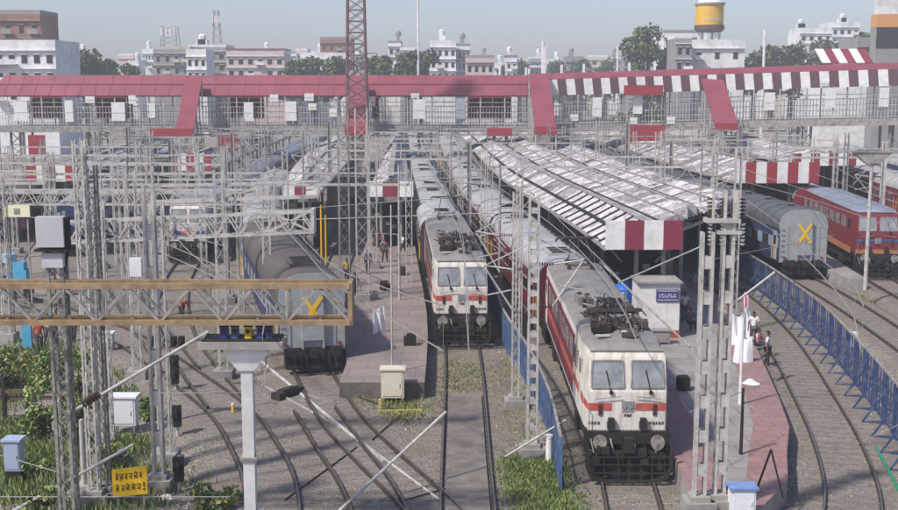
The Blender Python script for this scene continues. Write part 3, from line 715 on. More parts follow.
def rfB(y):
    t_=min(1,max(0,(y-60)/24)); t_=t_*t_*(3-2*t_)
    return 11.95*(1-t_)+(D_.x(y)-2.3)*t_
canopy('long corrugated canopy with maroon and white fascia over the right platform',lambda y:B.x(y)+1.75,rfB,58.5,230,5.35,6.0,1.5,4,0,slats=19,multi=[(0,5.3),(1.0,5.8),(2.2,6.45),(3.2,6.1),(4.2,5.8),(5.4,6.15),(6.6,6.5),(7.7,6.15),(8.8,5.8),(10,6.2),(11.2,6.5),(12.6,6.1),(14,5.6)],cols_at=lambda y:(B.x(y)+3.6,min(C.x(y)-3.4,rfB(y)-.7)))
canopy('corrugated canopy with red and white fascia between the dark roofed train and the right yard',lambda y:tracks['D'].x(y)+1.7,lambda y:tracks['D'].x(y)+8.7,95.5,200,5.6,6.9,1.75,8,0,red=M_REDP)
canopy('small canopy with white and maroon fascia between the navy train and the cabinet platform',lambda y:G_.x(y)+1.95 if y>95 else -12.7,lambda y:Q_.x(y)-1.7,88,200,5.2,6.1,.95,3,0)
canopy('canopy with white and maroon end fascia left of the middle train',lambda y:Q_.x(y)+2.1,lambda y:A.x(y)-1.9,89,215,5.1,6.5,1.2,3,0)
canopy('far left canopy with red and white end panels',lambda y:-37.2-(y-100)*.1,lambda y:-32.9-(y-100)*.13,102,190,5.2,6.2,1.7,5,1,red=M_REDP)
canopy('short canopy with pinkish red end below the left stair, beside the blue grey train',lambda y:-27.2-(y-112)*.03,lambda y:Hp.x(y)-1.8,112,200,5.4,6.8,1.7,5,1,red=M_REDP)
canopy('silver canopy in the far right yard',lambda y:tracks['F'].x(y)+1.9,lambda y:tracks['S'].x(y)-1.9,112,200,5.9,6.8,1.2,9,1)

# ---------------------------------------------------------------- footbridge
FY=150.0
def fbx(px): return (px-449)*(FY*math.cos(TH)+.2)/F*1.01
def sc(): return 7.6
def fz(py,Y=FY):  # height seen at image row py at distance Y
    return atd(449,py,Y).z
fb=thing('footbridge','long red roofed footbridge across all tracks with striped right half','footbridge',(0,FY,0))
XL,XB,XR=-58.0,12.0,64.0
def rise(x): return 0 if x<XB else (x-XB)*.030
def curve(x): return 0 if x<XB else -((x-XB)**2)*.0035
g=MB(); secs=[]
for x in [XL+i*(XB-XL)/20 for i in range(21)]:
    secs.append([(x,-2.6,12.2),(x,-1.2,13.55),(x,0,14.75),(x,2.4,12.6),(x,2.4,12.3),(x,-2.5,12.0)])
secs[0]=[(x+.9*(1 if i==2 else 0),y,z) for i,(x,y,z) in enumerate(secs[0])]
g.loft(secs); g.build('roof',M_RED,fb)
g=MB()
for y,z in ((-1.2,13.58),(-2.63,12.15)): g.bar((XL,y,z),(XB,y,z),.16,.1)
g.build('roof_flashing',M_MAROON,fb)
g=MB(); x=XL+1.5
while x<XB:
    g.bar((x,-2.62,12.22),(x,-1.21,13.58),.05,.03); g.bar((x,-1.19,13.58),(x,0,14.77),.05,.03); x+=1.9
g.build('roof_seams',M_RED,fb)
g=MB(); xs=[XB+i*(XR-XB)/30 for i in range(31)]
g.loft([[(x,-2.4+curve(x),14.2+rise(x)),(x,0+curve(x),14.95+rise(x)),(x,2.6+curve(x),14.2+rise(x)),(x,2.6+curve(x),13.9+rise(x)),(x,-2.4+curve(x),13.9+rise(x))] for x in xs]); g.build('roof',M_RED,fb)
k=0; x=XB+.6
while x<XR:
    g=MB(); xa,xb=x,x+1.1; s_=.25
    za,zb=rise(xa),rise(xb); ya,yb=-2.55+curve(xa),-2.55+curve(xb)
    g.loft([[(xa,ya,14.15+za),(xb,yb,14.15+zb),(xb+s_,yb,12.15+zb),(xa+s_,ya,12.15+za)],[(xa,ya+.08,14.15+za),(xb,yb+.08,14.15+zb),(xb+s_,yb+.08,12.15+zb),(xa+s_,ya+.08,12.15+za)]])
    g.build('valance_panel',M_WHITE if k%2==0 else M_STRG,fb); k+=1; x+=1.1
g=MB()
for x0,x1 in ((XL,XB),):
    g.box((x0+x1)/2,0,8.15,x1-x0,5.2,.35); g.k=1; g.box((x0+x1)/2,-2.55,7.9,x1-x0,.3,.75)
g.k=0; g.loft([[(x,-2.6+curve(x),7.97+rise(x)*.9),(x,2.6+curve(x),7.97+rise(x)*.9),(x,2.6+curve(x),8.32+rise(x)*.9),(x,-2.6+curve(x),8.32+rise(x)*.9)] for x in xs])
g.k=1; g.loft([[(x,-2.75+curve(x),7.5+rise(x)*.9),(x,-2.45+curve(x),7.5+rise(x)*.9),(x,-2.45+curve(x),8.3+rise(x)*.9),(x,-2.75+curve(x),8.3+rise(x)*.9)] for x in xs])
g.build('deck',[M_CONC,M_STEELD],fb)
g=MB(); x=XL
while x<XR:
    for y in (-2.5,2.4):
        z=rise(x)*.9; g=MB(); g.bar((x,y+curve(x),8.2+z),(x,y+curve(x),12.2+rise(x)),.14); g.build('roof_post',M_STEEL,fb)
    x+=3.1
for side in (-1,1):
    g=MB(); x=XL
    while x<XR:
        x2=min(XR,x+3.1); 
        for zz in (8.6,9.3,10.0,10.75,11.3): g.bar((x,side*2.55+curve(x),zz+rise(x)*.9),(x2,side*2.55+curve(x2),zz+rise(x2)*.9),.06)
        for j in range(8):
            xx=x+(x2-x)*j/8; g.bar((xx,side*2.55+curve(xx),8.3+rise(xx)*.9),(xx,side*2.55+curve(xx),(11.9 if j%4==0 else 10.75)+rise(xx)*.9),.05)
        x=x2
    g.build('railing',M_STEEL if side<0 else M_STEELD,fb)
g=MB()
for px0,px1 in ((28,58),(92,126),(228,262),(371,378),(468,512)):
    a,b=fbx(px0),fbx(px1); g.box((a+b)/2,2.9,10.5,b-a,.08,2.9)
g.build('back_cladding',M_RED,fb)
# trestle piers
for px in (24,100,193,262,357,425,500,560,645,712,790,870):
    x=fbx(px); g=MB(); zt=7.8+rise(x)*.9; yy=curve(x)
    for dx in (-.8,.8):
        for dy in (-1.6,1.6): g.bar((x+dx,yy+dy,0),(x+dx,yy+dy,zt),.26)
    for j in range(4):
        z0=.8+j*1.7; g.bar((x-.8,yy-1.6,z0),(x+.8,yy-1.6,z0+1.6),.1); g.bar((x+.8,yy-1.6,z0),(x-.8,yy-1.6,z0+1.6),.1); g.bar((x-.8,yy-1.6,z0),(x+.8,yy-1.6,z0),.12)
    g.build('pier',M_STEELD,fb)
# advertising and notice boards hung on the railing
brn=random.Random(5)
for i,(px,wpx,y0p,y1p) in enumerate([(32,13,101,121),(79,8,100,122),(127,13,102,121),(100,9,96,103),(141,7,95,104),(160,6,103,118),(254,9,102,121),(279,8,94,102),(295,11,101,121),(313,9,93,101),(316,8,103,110),(336,7,108,117),(371,6,110,118),(375,5,96,106),(420,12,99,119),(460,9,98,119),(416,8,93,98),(593,9,97,117),(632,9,95,114),(628,8,117,124),(664,8,116,124),(755,10,92,110),(809,9,88,107),(803,8,81,86),(855,9,87,106),(896,6,83,102),(571,8,114,121)]):
    x=fbx(px); z1=fz(y0p,FY-3); z0=fz(y1p,FY-3); wm=wpx/7.6
    g=MB(); g.box(0,0,0,wm,.08,z1-z0-.06); g.k=1; g.box(0,-.03,-(z1-z0)*.08,wm*1.02,.04,.05)
    o=g.build('notice_board',[M_WHITE,M_STEELD]); o.location=(x,FY-2.8+curve(x),(z0+z1)/2)
    side='left of the tower' if px<345 else ('between tower and stripes' if px<540 else 'under the striped roof')
    pos=[q for q in (32,79,127,100,141,160,254,279,295,313,316,336,371,375,420,460,416,593,632,628,664,755,809,803,855,896,571)]
    grp=sorted([q for q in pos if (q<345)==(px<345) and (q>540)==(px>540)])
    NTH=ORD+['ninth','tenth','eleventh','twelfth']
    tag(o,f'white board on the bridge railing {side}, {NTH[grp.index(px)]} from left','notice board','white boards along the footbridge railing')
# stairs with red roofs coming down towards the camera
def stair(px0,px1,label,wid=3.0,zt=13.9,zb=8.3,dy=13.0):
    x0=fbx(px0); x1=atd(px1,120,FY-dy).x
    t=thing('stair_roof',label,'stairway',(x0,FY-2.5,0)); dx=x1-x0
    g=MB(); h=wid/2
    g.loft([[(-h,0,zt),(h,0,zt),(h,0,zt+.35),(-h,0,zt+.35)],[(dx-h,-dy,zb),(dx+h,-dy,zb),(dx+h,-dy,zb+.35),(dx-h,-dy,zb+.35)]]); g.build('roof',M_RED,t)
    g=MB(); g.box(dx-(1.5 if px0==201 else 0),-dy-.1,zb+.05,wid+(2.9 if px0==201 else .1),.3,.9); g.build('roof_end',M_REDP,t)
    g=MB(); steps=26
    for i in range(steps):
        f=i/steps; g.box(dx*f*1.1,-1-f*18,8.1-f*7.2,wid-.6,.75,.28)
    g.build('steps',M_CONC,t)
    g=MB()
    for s_ in (-1,1):
        g.bar((s_*h*.85,-1,9.1),(dx*1.1+s_*h*.85,-19,1.9),.08); g.bar((s_*h*.85,-1,8.0),(dx*1.1+s_*h*.85,-19,.85),.22,.35)
        for i in range(14):
            f=i/13; g.bar((dx*1.1*f+s_*h*.85,-1-18*f,8.0-7.15*f),(dx*1.1*f+s_*h*.85,-1-18*f,9.1-7.2*f),.06)
    g.build('handrail',M_STEELD,t)
    for f in (.0,.33,.66,1.0):
        for s_ in (-1,1):
            g=MB(); g.bar((dx*f+s_*h*.95,-dy*f-.15,.0),(dx*f+s_*h*.95,-dy*f-.15,zt+(zb-zt)*f),.16); g.build('post',M_STEEL,t)
    g=MB()
    for j in range(5):
        z=.8+j*1.5
        for s_ in (-1,1):
            g.bar((dx*.66+s_*h*.95,-dy*.66,z),(dx+s_*h*.95,-dy,z+1.4),.08)
        g.bar((dx-h,-dy,z),(dx+h,-dy,z),.08)
    g.build('bracing',M_STEELD,t)
stair(201,189,'red stair roof dropping leftwards from the footbridge to the left platforms, open frame beneath',2.1,14.0,8.0)
stair(362,357,'narrow red stair roof of the footbridge behind the tall lattice tower',2.4,13.6,8.2)
stair(536,544,'red stair roof at the footbridge where the striped valance begins',2.5,14.6,8.2)
stair(703,722,'red stair roof crossing the striped valance at the right part of the footbridge',2.7,14.6,8.6)
# upper striped roof at right and its tower
g=thing('stair_tower','higher striped stair roof beyond the footbridge at the right','stairway',(53,168,0))
o=MB(); o.box(3.2,0,8,6.6,5,16); o.build('tower_wall',M_WHITE,g)
for k in range(6):
    m=MB(); xa=-.2+k*1.2; 
    m.loft([[(xa,-3.2,16.6),(xa+1.2,-3.2,16.6),(xa+.7,-1,18.6),(xa-.5,-1,18.6)],[(xa,-3.1,16.5),(xa+1.2,-3.1,16.5),(xa+.7,-.9,18.5),(xa-.5,-.9,18.5)]]); m.build('roof_panel',M_WHITE if k%2==0 else M_MAROON,g)
# red panels hanging in front below the deck
for i,(px0,px1,py0,py1,Y,lab) in enumerate([(628,665,125,141,132,'large red sheet panel below the footbridge deck right of the centre'),(624,663,85,95,146,'red panel just below the striped valance'),(487,512,128,136,140,'small red panel under the deck left of the centre stair'),(28,46,135,156,118,'faded red board at the far left canopy end'),(218,238,135,150,118,'pinkish red board by the left stair foot')]):
    a=atd(px0,py0,Y); b=atd(px1,py1,Y); g=MB(); g.box(0,0,0,b.x-a.x,.12,a.z-b.z); g.k=1
    g.bar((-(b.x-a.x)/2+.1,.1,-(a.z-b.z)/2),(-(b.x-a.x)/2+.1,.1,-b.z-(a.z-b.z)/2),.12); g.bar(((b.x-a.x)/2-.1,.1,-(a.z-b.z)/2),((b.x-a.x)/2-.1,.1,-b.z-(a.z-b.z)/2),.12)
    o=g.build('hoarding',[M_REDP,M_STEELD]); o.location=((a.x+b.x)/2,Y,(a.z+b.z)/2); tag(o,lab,'hoarding')
# thin white posts on the footbridge roof
for i,(px,h_) in enumerate([(499,1.2),(525,1.0),(528,.9),(560,1.3),(582,1.3),(627,1.3),(652,1.4),(543,3.6)]):
    x=fbx(px); g=MB(); g.bar((0,0,0),(0,0,h_),.28 if h_<3 else .35)
    o=g.build('roof_post',M_WHITE); o.location=(x,FY,14.7+rise(x)); tag(o,('tall white post' if h_>3 else 'short white post')+f' on the footbridge roof, {ORD[[499,525,528,543,560,582,627,652].index(px)]} from the left','post','white posts on the footbridge roof')
# ---------------------------------------------------------------- masts and portals
def lattice(g,x,y,z0,z1,wd,dp,leg=.07,cell=.55,brace=.035,style='x'):
    if style in('x','z') and leg<=.07: leg=.055; brace=.026
    for sx in (-1,1):
        for sy in (-1,1): g.box(x+sx*wd/2,y+sy*dp/2,(z0+z1)/2,leg,leg,z1-z0)
    z=z0; k=0
    while z<z1-cell*.5:
        z2=min(z1,z+cell)
        for sy in (-1,1):
            yy=y+sy*(dp/2+.004)
            if style=='x': g.bar((x-wd/2,yy,z),(x+wd/2,yy,z2),brace,.015); g.bar((x+wd/2,yy+.01*sy,z),(x-wd/2,yy+.01*sy,z2),brace,.015)
            elif style=='plate': g.box(x,yy,z+cell*.28,wd+leg,.02,cell*.36)
            else:
                a=(x-wd/2,yy,z) if k%2 else (x+wd/2,yy,z); b=(x+wd/2,yy,z2) if k%2 else (x-wd/2,yy,z2); g.bar(a,b,brace,.015)
        for sx in (-1,1):
            xx=x+sx*(dp*0+wd/2+.004); a=(xx,y-dp/2,z) if k%2 else (xx,y+dp/2,z); b=(xx,y+dp/2,z2) if k%2 else (xx,y-dp/2,z2); g.bar(a,b,brace,.015)
        z=z2; k+=1
def insul(g,p,q,n=6,r=.085):
    p=Vector(p); q=Vector(q)
    for j in range(n):
        a=p.lerp(q,j/n); b=p.lerp(q,(j+.5)/n); g.tube(a,b,r,8,r*.45)
def cantilever(t,x,y,z,dx,m=None):
    """bracket arm from a mast at (x,y,z) reaching dx sideways"""
    g=MB(); s_=1 if dx>0 else -1
    g.tube((x+s_*.75,y,z),(x+dx,y,z+.15),.035,6); g.tube((x+s_*.7,y,z-1.55),(x+dx*.98,y,z+.1),.035,6)
    g.tube((x+s_*.2,y,z+.9),(x+dx*.97,y,z+.15),.02,5); g.tube((x+dx*.45,y,z-.75),(x+dx*.97,y,z-.95),.025,5)
    o=g.build('cantilever_arm',m or M_STEEL,t)
    g=MB(); insul(g,(x+s_*.2,y,z),(x+s_*.75,y,z)); g.build('insulator',M_INS,o); g=MB(); insul(g,(x+s_*.2,y,z-1.6),(x+s_*.7,y,z-1.55)); g.build('insulator',M_INS,o)
MG='overhead line masts in the yard'
def mast(label,x,y,h,wd=.42,dp=.26,style='x',m=None,arms=(),base=True,z0=0.0,group=None,leg=.07,top=None,name='overhead_mast',cell=.55):
    t=thing(name,label,'mast',(x,y,z0),group=group); g=MB(); 
    if style=='pole': g.tube((0,0,0),(0,0,h),wd/2,10,wd/2*.7)
    elif style=='beam': g.box(0,0,h/2,wd,.03,h); g.box(-wd/2,0,h/2,.03,dp,h); g.box(wd/2,0,h/2,.03,dp,h)
    else: lattice(g,0,0,0,h,wd,dp,leg,cell,style=style)
    g.build('mast_shaft',m or M_STEEL,t)
    if base: g=MB(); g.box(0,0,.15,.9,.9,.5); g.box(0,0,.45,.6,.6,.2); g.build('footing',M_CONC,t)
    for (z,dx) in arms: cantilever(t,0,0,z,dx,m)
    return t
def boom(t,p,q,hh=.9,dd=.5,m=None,leg=.08,n=None,br=.05):
    """trussed beam hung under thing t, world points p,q on its lower chord"""
    o=t.location; p=Vector(p)-o; q=Vector(q)-o; g=MB(); d=(q-p); L=d.length; n=n or max(2,int(L/(hh*1.1))); yy=Vector((0,dd,0)); up=Vector((0,0,hh))
    for k in (0,1):
        for u in (0,1): g.bar(p+yy*k+up*u,q+yy*k+up*u,leg)
    for i in range(n):
        a=p+d*(i/n); b=p+d*((i+1)/n); m_=(a+b)/2
        for k in (0,1):
            g.bar(a+yy*k,m_+up+yy*k,br); g.bar(m_+up+yy*k,b+yy*k,br)
        g.bar(a,a+yy,br); g.bar(a+up,a+yy+up,br); g.bar(a,b+yy,br*.8)
    return g.build('boom',m or M_STEEL,t)
def bar_thing(name,label,cat,p,q,r,m,n=8,group=None,r2=None):
    p=Vector(p); g=MB(); g.tube((0,0,0),Vector(q)-p,r,n,r2); o=g.build(name,m,None,smooth=True); o.location=p; return tag(o,label,cat,group)

# near masts, named by what stands on them
def px_mast(label,px,py_base,h_top_py,**k):
    b=at(px,py_base,k.get('z0',0)); top=atd(px,h_top_py,b.y).z
    b.x=atd(px,(min(py_base,510)+h_top_py)/2,b.y).x
    return mast(label,b.x,b.y,top-b.z,**k),b
m1,_=px_mast('mottled dark lattice mast carrying the pale square box, nearest at left',62,545,212,wd=.40,dp=.4,m=M_STEELM,cell=.45,leg=.09)
b=m1.location; s_=36
g=MB(); g.box(0,-.3,0,.78,.3,.86); g.k=1; g.box(.02,-.2,-.52,.95,.55,.06); g.box(.44,-.2,-.05,.06,.3,.9); g.bar((.45,-.2,-.5),(.2,0,-1.2),.05); g.k=0; g.box(0,-.25,-.82,.6,.2,.42)
o=g.build('signal_box',[mat('pale grey box paint','b5b5b8',.5,.05,2,dirt='8d8b8a',dirtamt=.4),M_DARK]); o.location=(b.x,b.y-.05,atd(62,230,b.y).z); tag(o,'pale grey square box high on the mottled mast at left','equipment box')
px_mast('light lattice mast left of the white relay cabinet, second from left',87,505,140,wd=.30,dp=.3,style='x')
px_mast('light lattice mast with mottled cells just behind the relay cabinet mast',98,500,165,wd=.30,dp=.3,m=M_STEELM)
px_mast('pale plate mast beside the yellow sign, its foot in the grass',154,489,185,wd=.30,dp=.2,style='plate',leg=.09,cell=1.4)
m,_=px_mast('thin grey pole with a pale sleeve left of the yellow sign',83,500,420,wd=.22,style='pole',name='short_pole')
px_mast('white twin channel mast on the right platform, left of the pair',703,512,232,wd=.30,dp=.22,style='plate',leg=.085,z0=.8,cell=1.05)
mr,br=px_mast('white twin channel mast on the right platform, right of the pair, with switchgear on top',724,510,190,wd=.27,dp=.22,style='plate',leg=.085,z0=.8,cell=1.05)
o=thing('line_switch','grey isolator switch frame on top of the paired platform masts','switchgear',(br.x-.1,br.y,atd(720,220,br.y).z))
g=MB(); g.box(-.1,0,0,1.0,.5,.12); g.box(.1,0,-.35,.7,.4,.1)
for x in (-.4,.3): g.bar((x,-.2,0),(x,-.2,.9),.07)
g.build('frame',M_STEEL,o)
for x in (-.45,-.1,.25,.5):
    g=MB(); insul(g,(x,0,.05),(x,0,.7),6,.11); g.build('insulator',M_INS,o)
    g=MB(); insul(g,(x,-.1,-.1),(x,-.1,-.8),6,.08); g.build('insulator',M_WHITE,o)
px_mast('light lattice mast between the middle and red trains, standing by the grass patch',533,457,195,wd=.32,dp=.3,style='plate',cell=.5,arms=((7.2,1.8),(7.0,-1.8)))
px_mast('light lattice mast between the middle and red trains, behind the grass patch mast',516,408,192,wd=.28,dp=.3,style='x',arms=((7.4,-1.7),))
px_mast('slim white pole standing behind the cream cabinet on the platform end',391.5,372,205,wd=.09,style='pole',z0=.8,base=False,name='platform_pole')
px_mast('slim pole at the middle platform nearest the middle train',399,300,165,wd=.14,style='pole',z0=.8,base=False,name='platform_pole')
px_mast('thick lattice mast on the middle platform edge left of the heap of white cloth',362,300,108,wd=.7,dp=.5,z0=.8,cell=.8)
px_mast('lattice mast with yellow painted strips by the canopy void',344,298,96,wd=.6,dp=.5,z0=.8,cell=.8,m=M_STEELD)
px_mast('lattice mast right of the yellow striped mast on the middle platform',373,268,135,wd=.5,dp=.5,z0=.8,cell=.8)
px_mast('yellow banded short post left of the canopy void',321.5,290,205,wd=.14,style='pole',base=False,z0=.8,m=M_YEL,name='striped_post')
px_mast('second yellow banded post right beside the first near the canopy void',326,290,215,wd=.12,style='pole',base=False,z0=.8,m=M_YEL,name='striped_post')
# T headed platform lamp at right
b=at(865,290,1.35); t=thing('platform_lamp','tall grey pole with a flat T shaped lamp head before the red locomotive','lamp post',b)
hz=atd(865,153,b.y).z-1.35
g=MB(); g.tube((0,0,0),(0,0,hz-.5),.13,10,.09); g.build('pole',M_STEEL,t)
g=MB(); g.loft([[(-1.1,-.2,hz),(1.1,-.2,hz),(.4,-.2,hz-.6),(-.4,-.2,hz-.6)],[(-1.1,.2,hz),(1.1,.2,hz),(.4,.2,hz-.6),(-.4,.2,hz-.6)]]); g.box(0,0,hz+.08,2.5,.5,.12); g.build('lamp_head',M_STEELD,t)
# concrete column with flared head and deck
b=at(249,552,0); cy=b.y; b.x=atd(249,430,cy).x; cz=atd(249,347,cy).z
t=thing('gantry_column','square white concrete column with flared head under the signal bridge','column',(b.x,cy,0))
g=MB(); g.box(0,0,cz/2-.2,.33,.33,cz-.2); g.build('shaft',mat('painted concrete column','c4c3c0',.7,.06,1,dirt='8f8c88',dirtamt=.5),t)
g=MB(); g.loft([[(-.22,-.22,cz-.65),(.22,-.22,cz-.65),(.22,.22,cz-.65),(-.22,.22,cz-.65)],[(-.62,-.3,cz-.15),(.62,-.3,cz-.15),(.62,.3,cz-.15),(-.62,.3,cz-.15)],[(-.62,-.3,cz),(.62,-.3,cz),(.62,.3,cz),(-.62,.3,cz)]]); g.build('capital',M_WHITE,t)
g=MB(); 
for z in (1.2,2.9): g.box(0,0,z,.5,.5,.06); g.bar((.22,-.1,z+.1),(.4,-.1,z+.1),.12)
g.build('clamp',M_STEELD,t)
g=MB(); g.box(-.1,0,cz+.14,2.4,1.0,.22); g.k=1; g.box(-.1,0,cz+.27,2.2,.9,.04)
for x in (-1.2,1.0): g.box(x,-.3,cz+.2,.18,.14,.12)
g.build('deck',[M_CONC,M_DARK],t)
# signal bridge truss in faded primer
t=thing('signal_bridge','faded orange brown truss of the signal bridge across the left foreground','signal bridge',(b.x,cy,cz+.3))
zl=atd(249,320,cy).z-cz-.3; zu=atd(249,284,cy).z-cz-.3; xl=-9.5; xr=atd(351,300,cy).x-b.x
g=MB()
for y in (-.35,.35):
    g.bar((xl,y,zl),(xr,y,zl),.11,.15); g.bar((xl,y,zu),(xr,y,zu),.11,.15)
g.build('chord',M_ORANGE,t)
n=7; 
for y in (-.35,.35):
    for i in range(n):
        a=xl+(xr-xl)*i/n; c=xl+(xr-xl)*(i+1)/n; m_=(a+c)/2
        g=MB(); g.bar((a,y,zl),(m_,y,zu),.07); g.bar((m_,y,zu),(c,y,zl),.07)
        if i%3==0: g.bar((a,y,zl),(a,y,zu),.07)
        g.build('diagonal_bracing',M_STEELD if y<0 else M_STEELM,t)
g=MB(); g.box(xr,0,(zl+zu)/2,.12,.75,zu-zl+.2)
g.build('end_post',M_ORANGE,t)
g=MB()
for i in range(n*2+1):
    x=xl+(xr-xl)*i/(n*2); g.bar((x,-.35,zl),(x,.35,zl),.06)
for x in (-.55,.5,): g.bar((x,0,0),(x,0,zl),.1)
g.build('cross_members',M_STEELD,t)
# signal units with blue and yellow bodies on the deck
for i,(x,m_,l) in enumerate([(-.62,'35427a','navy'),(-.3,'4a5676','slate blue'),(.08,'c3ae2e','yellow'),(.42,'3d4a7c','dark blue'),(.66,'39406a','indigo')]):
    g=MB(); g.box(0,0,.17,.2,.22,.34); g.k=1; g.tube((0,-.13,.22),(0,-.2,.22),.06,8); g.box(0,0,.36,.24,.26,.04)
    o=g.build('signal_unit',[mat(l+' unit paint',m_,.5,.1,3),M_DARK]); o.location=(b.x+x,cy-.1,cz+.29); tag(o,f'small {l} signal unit on the deck of the white concrete column','signal unit','signal units on the column deck')
# tall red brown lattice tower behind
x0,y0=atd(357.5,135,138).x,138
t=thing('lattice_tower','tall tapering red brown lattice tower rising above the footbridge into the sky','tower',(x0,y0,0))
g=MB(); n=26; Ht=34
for i in range(n):
    za,zb=Ht*i/n,Ht*(i+1)/n; wa,wb=1.35-.55*i/n,1.35-.55*(i+1)/n
    for sx,sy in ((-1,-1),(1,-1),(1,1),(-1,1)):
        g.bar((sx*wa,sy*wa,za),(sx*wb,sy*wb,zb),.2)
    c=[(-1,-1),(1,-1),(1,1),(-1,1)]
    for k in range(4):
        a,b2=c[k],c[(k+1)%4]
        g.bar((a[0]*wa,a[1]*wa,za),(b2[0]*wb,b2[1]*wb,zb),.09); g.bar((b2[0]*wa,b2[1]*wa,za),(a[0]*wb,a[1]*wb,zb),.09); g.bar((a[0]*wa,a[1]*wa,za),(b2[0]*wa,b2[1]*wa,za),.09)
g.build('lattice_frame',mat('red brown tower paint','745658',.6,.2,1),t)
g=MB(); g.box(0,0,.4,3.4,3.4,.8); g.build('footing',M_CONC,t)

# portal across the left side with the double chord boom
def portal(label,posts,h,y,sag=0.0,boomspan=None,style='x',hh=.8,m=None,group='portal frames across the yard',wd=.4,over=.8,simple=False,z2=None):
    xs_=[p for p in posts]; t=thing('portal_frame',label,'portal frame',((xs_[0]+xs_[-1])/2,y,0),group=group)
    for x in xs_:
        g=MB(); lattice(g,x-t.location.x,.0,0,h+over+hh,wd,.3,.07,.7,.035,style); g.build('mast_shaft',m or M_STEEL,t)
        g=MB(); g.box(x-t.location.x,0,.2,.9,.9,.6); g.build('footing',M_CONC,t)
    bs=boomspan or (xs_[0],xs_[-1]); z2=h if z2 is None else z2
    if simple:
        g=MB(); a=Vector((bs[0]-t.location.x,.3,h)); b_=Vector((bs[1]-t.location.x,.3,z2)); g.bar(a,b_,.12,.16); g.bar(a+Vector((0,0,hh)),b_+Vector((0,0,hh)),.1)
        n=int(abs(bs[1]-bs[0])/3)+1
        for i in range(n+1):
            p=a.lerp(b_,i/n); g.bar(p,p+Vector((0,0,hh)),.08)
        g.build('boom',m or M_STEEL,t)
    else: boom(t,(bs[0],y+.2,h),(bs[1],y+.2,z2),hh,m=m)
    return t
D=40.0
a=atd(43,245,D); b=atd(312,233,D); zt=atd(200,211,D).z
t=portal('near left portal with X braced boom ending beside the canopy void',[atd(101,300,D).x,atd(160,300,D).x],a.z,D,boomspan=(a.x,b.x),hh=zt-b.z-.05,z2=b.z,style='x')
g=MB(); o_=t.location; g.box(b.x-o_.x,D+.45-o_.y,(b.z+zt)/2,.12,.6,zt-b.z+.1); g.bar((b.x-1.6-o_.x,D+.2-o_.y,b.z),(b.x-o_.x,D+.2-o_.y,zt),.07); g.bar((b.x-o_.x,D+.2-o_.y,b.z),(b.x-1.6-o_.x,D+.2-o_.y,zt),.07); g.build('end_frame',M_STEEL,t)
D=52.0; a=atd(133,203,D); b=atd(318,197,D)
portal('thin boom portal just above the near X braced one at left',[atd(135,300,D).x,atd(222,300,D).x],a.z,D,boomspan=(a.x,b.x),hh=.7,simple=True,z2=b.z)
yardx={60:[-23.5,-9.6],66:[-27,-17.2,-10.2],74:[-21.5,-2.6],78:[-33,-27,-16.8],84:[3.0,19.4],92:[-35,-24.0,-17.9],98:[-11.8,-5.9,1.0],105:[-37,-28.5,-18.8],108:[19.5,25.4],112:[-13.5,-6.6,.2,13.0],70:[-30,-24.5],96:[-40,-30.5,-22.6],115:[-30.5,-22.9,-19.6],144:[-40,-27,-18,-9,0,8,16,25,34,44],118:[24.9,33,39.5],100:[21.9+4.2,33.6,41],125:[18.9,25.2,31.5],136:[13.5,22.2,30.5,40],124:[-38,-32,-20.3],128:[-9,-1.1],133:[11.5,18.2,24.7,33.5],139:[-42,-30,-21.5,-10.2],141:[-1.5,11,18]}
wordsL={-1:'left side',0:'middle',1:'right side'}
pi=0
for y,xs_ in yardx.items():
    s_=-1 if xs_[-1]<-8 else (1 if xs_[0]>10 else 0)
    grp=[k for k,v in sorted(yardx.items()) if (-1 if v[-1]<-8 else (1 if v[0]>10 else 0))==s_]
    nth=(ORD+['ninth','tenth','eleventh','twelfth','thirteenth'])[grp.index(y)]
    portal(f'grey portal frame over the {wordsL[s_]} tracks, {nth} from the camera among the farther ones',xs_,7.4+.25*math.sin(y),float(y),hh=.75,style='x' if y<100 else 'z',simple=(y>63),m=M_STEEL if y%2==0 else M_STEELD,wd=.38 if y<100 else .34)
    pi+=1
# single masts along the tracks
ln=[('left of the navy train',lambda y:G_.x(y)-2.6,[62,71,88,101,116,135]),('between the middle train and the red train',lambda y:(A.x(y)+B.x(y))/2+.1,[58,69,79,90,101,115,131]),('between the blue fence and the dark roofed train',lambda y:D_.x(y)-2.2,[88,101,117,136]),
    ('left of the railcar tracks',lambda y:Hp.x(y)-2.7,[64,73,81,96,109,122,142]),('beside the silver roofed train at far left',lambda y:tracks['L'].x(y)+2.0,[84,94,103,116,131]),('on the right island platform roof line',lambda y:C.x(y)-2.2,[62,74,86,99,113,129]),('on the outer left edge',lambda y:-28.0-(y-60)*.3,[62,70,79,88,99,112]),('in the far right yard',lambda y:tracks['F'].x(y)+2.4,[84,95,106,121,138]),('on the navy train platform',lambda y:Q_.x(y)-2.2,[70,82,94,108,124])]
rn=random.Random(8)
for nm,fx,yl in ln:
    for i,y in enumerate(yl):
        st=['x','beam','z','pole'][(i+len(nm))%4]; s2=1 if i%2 else -1
        mast(f'catenary mast {nm}, {ORD[i]} from the camera',fx(y),float(y),8.6+rn.random()*1.2,wd=(.18 if st=='pole' else .3),dp=.25,style=st,m=[M_STEEL,M_STEELD][i%2],arms=((6.9,2.1*s2),) if y<120 else (),group='catenary masts '+nm,z0=0 if 'platform' not in nm else .8,cell=.6)

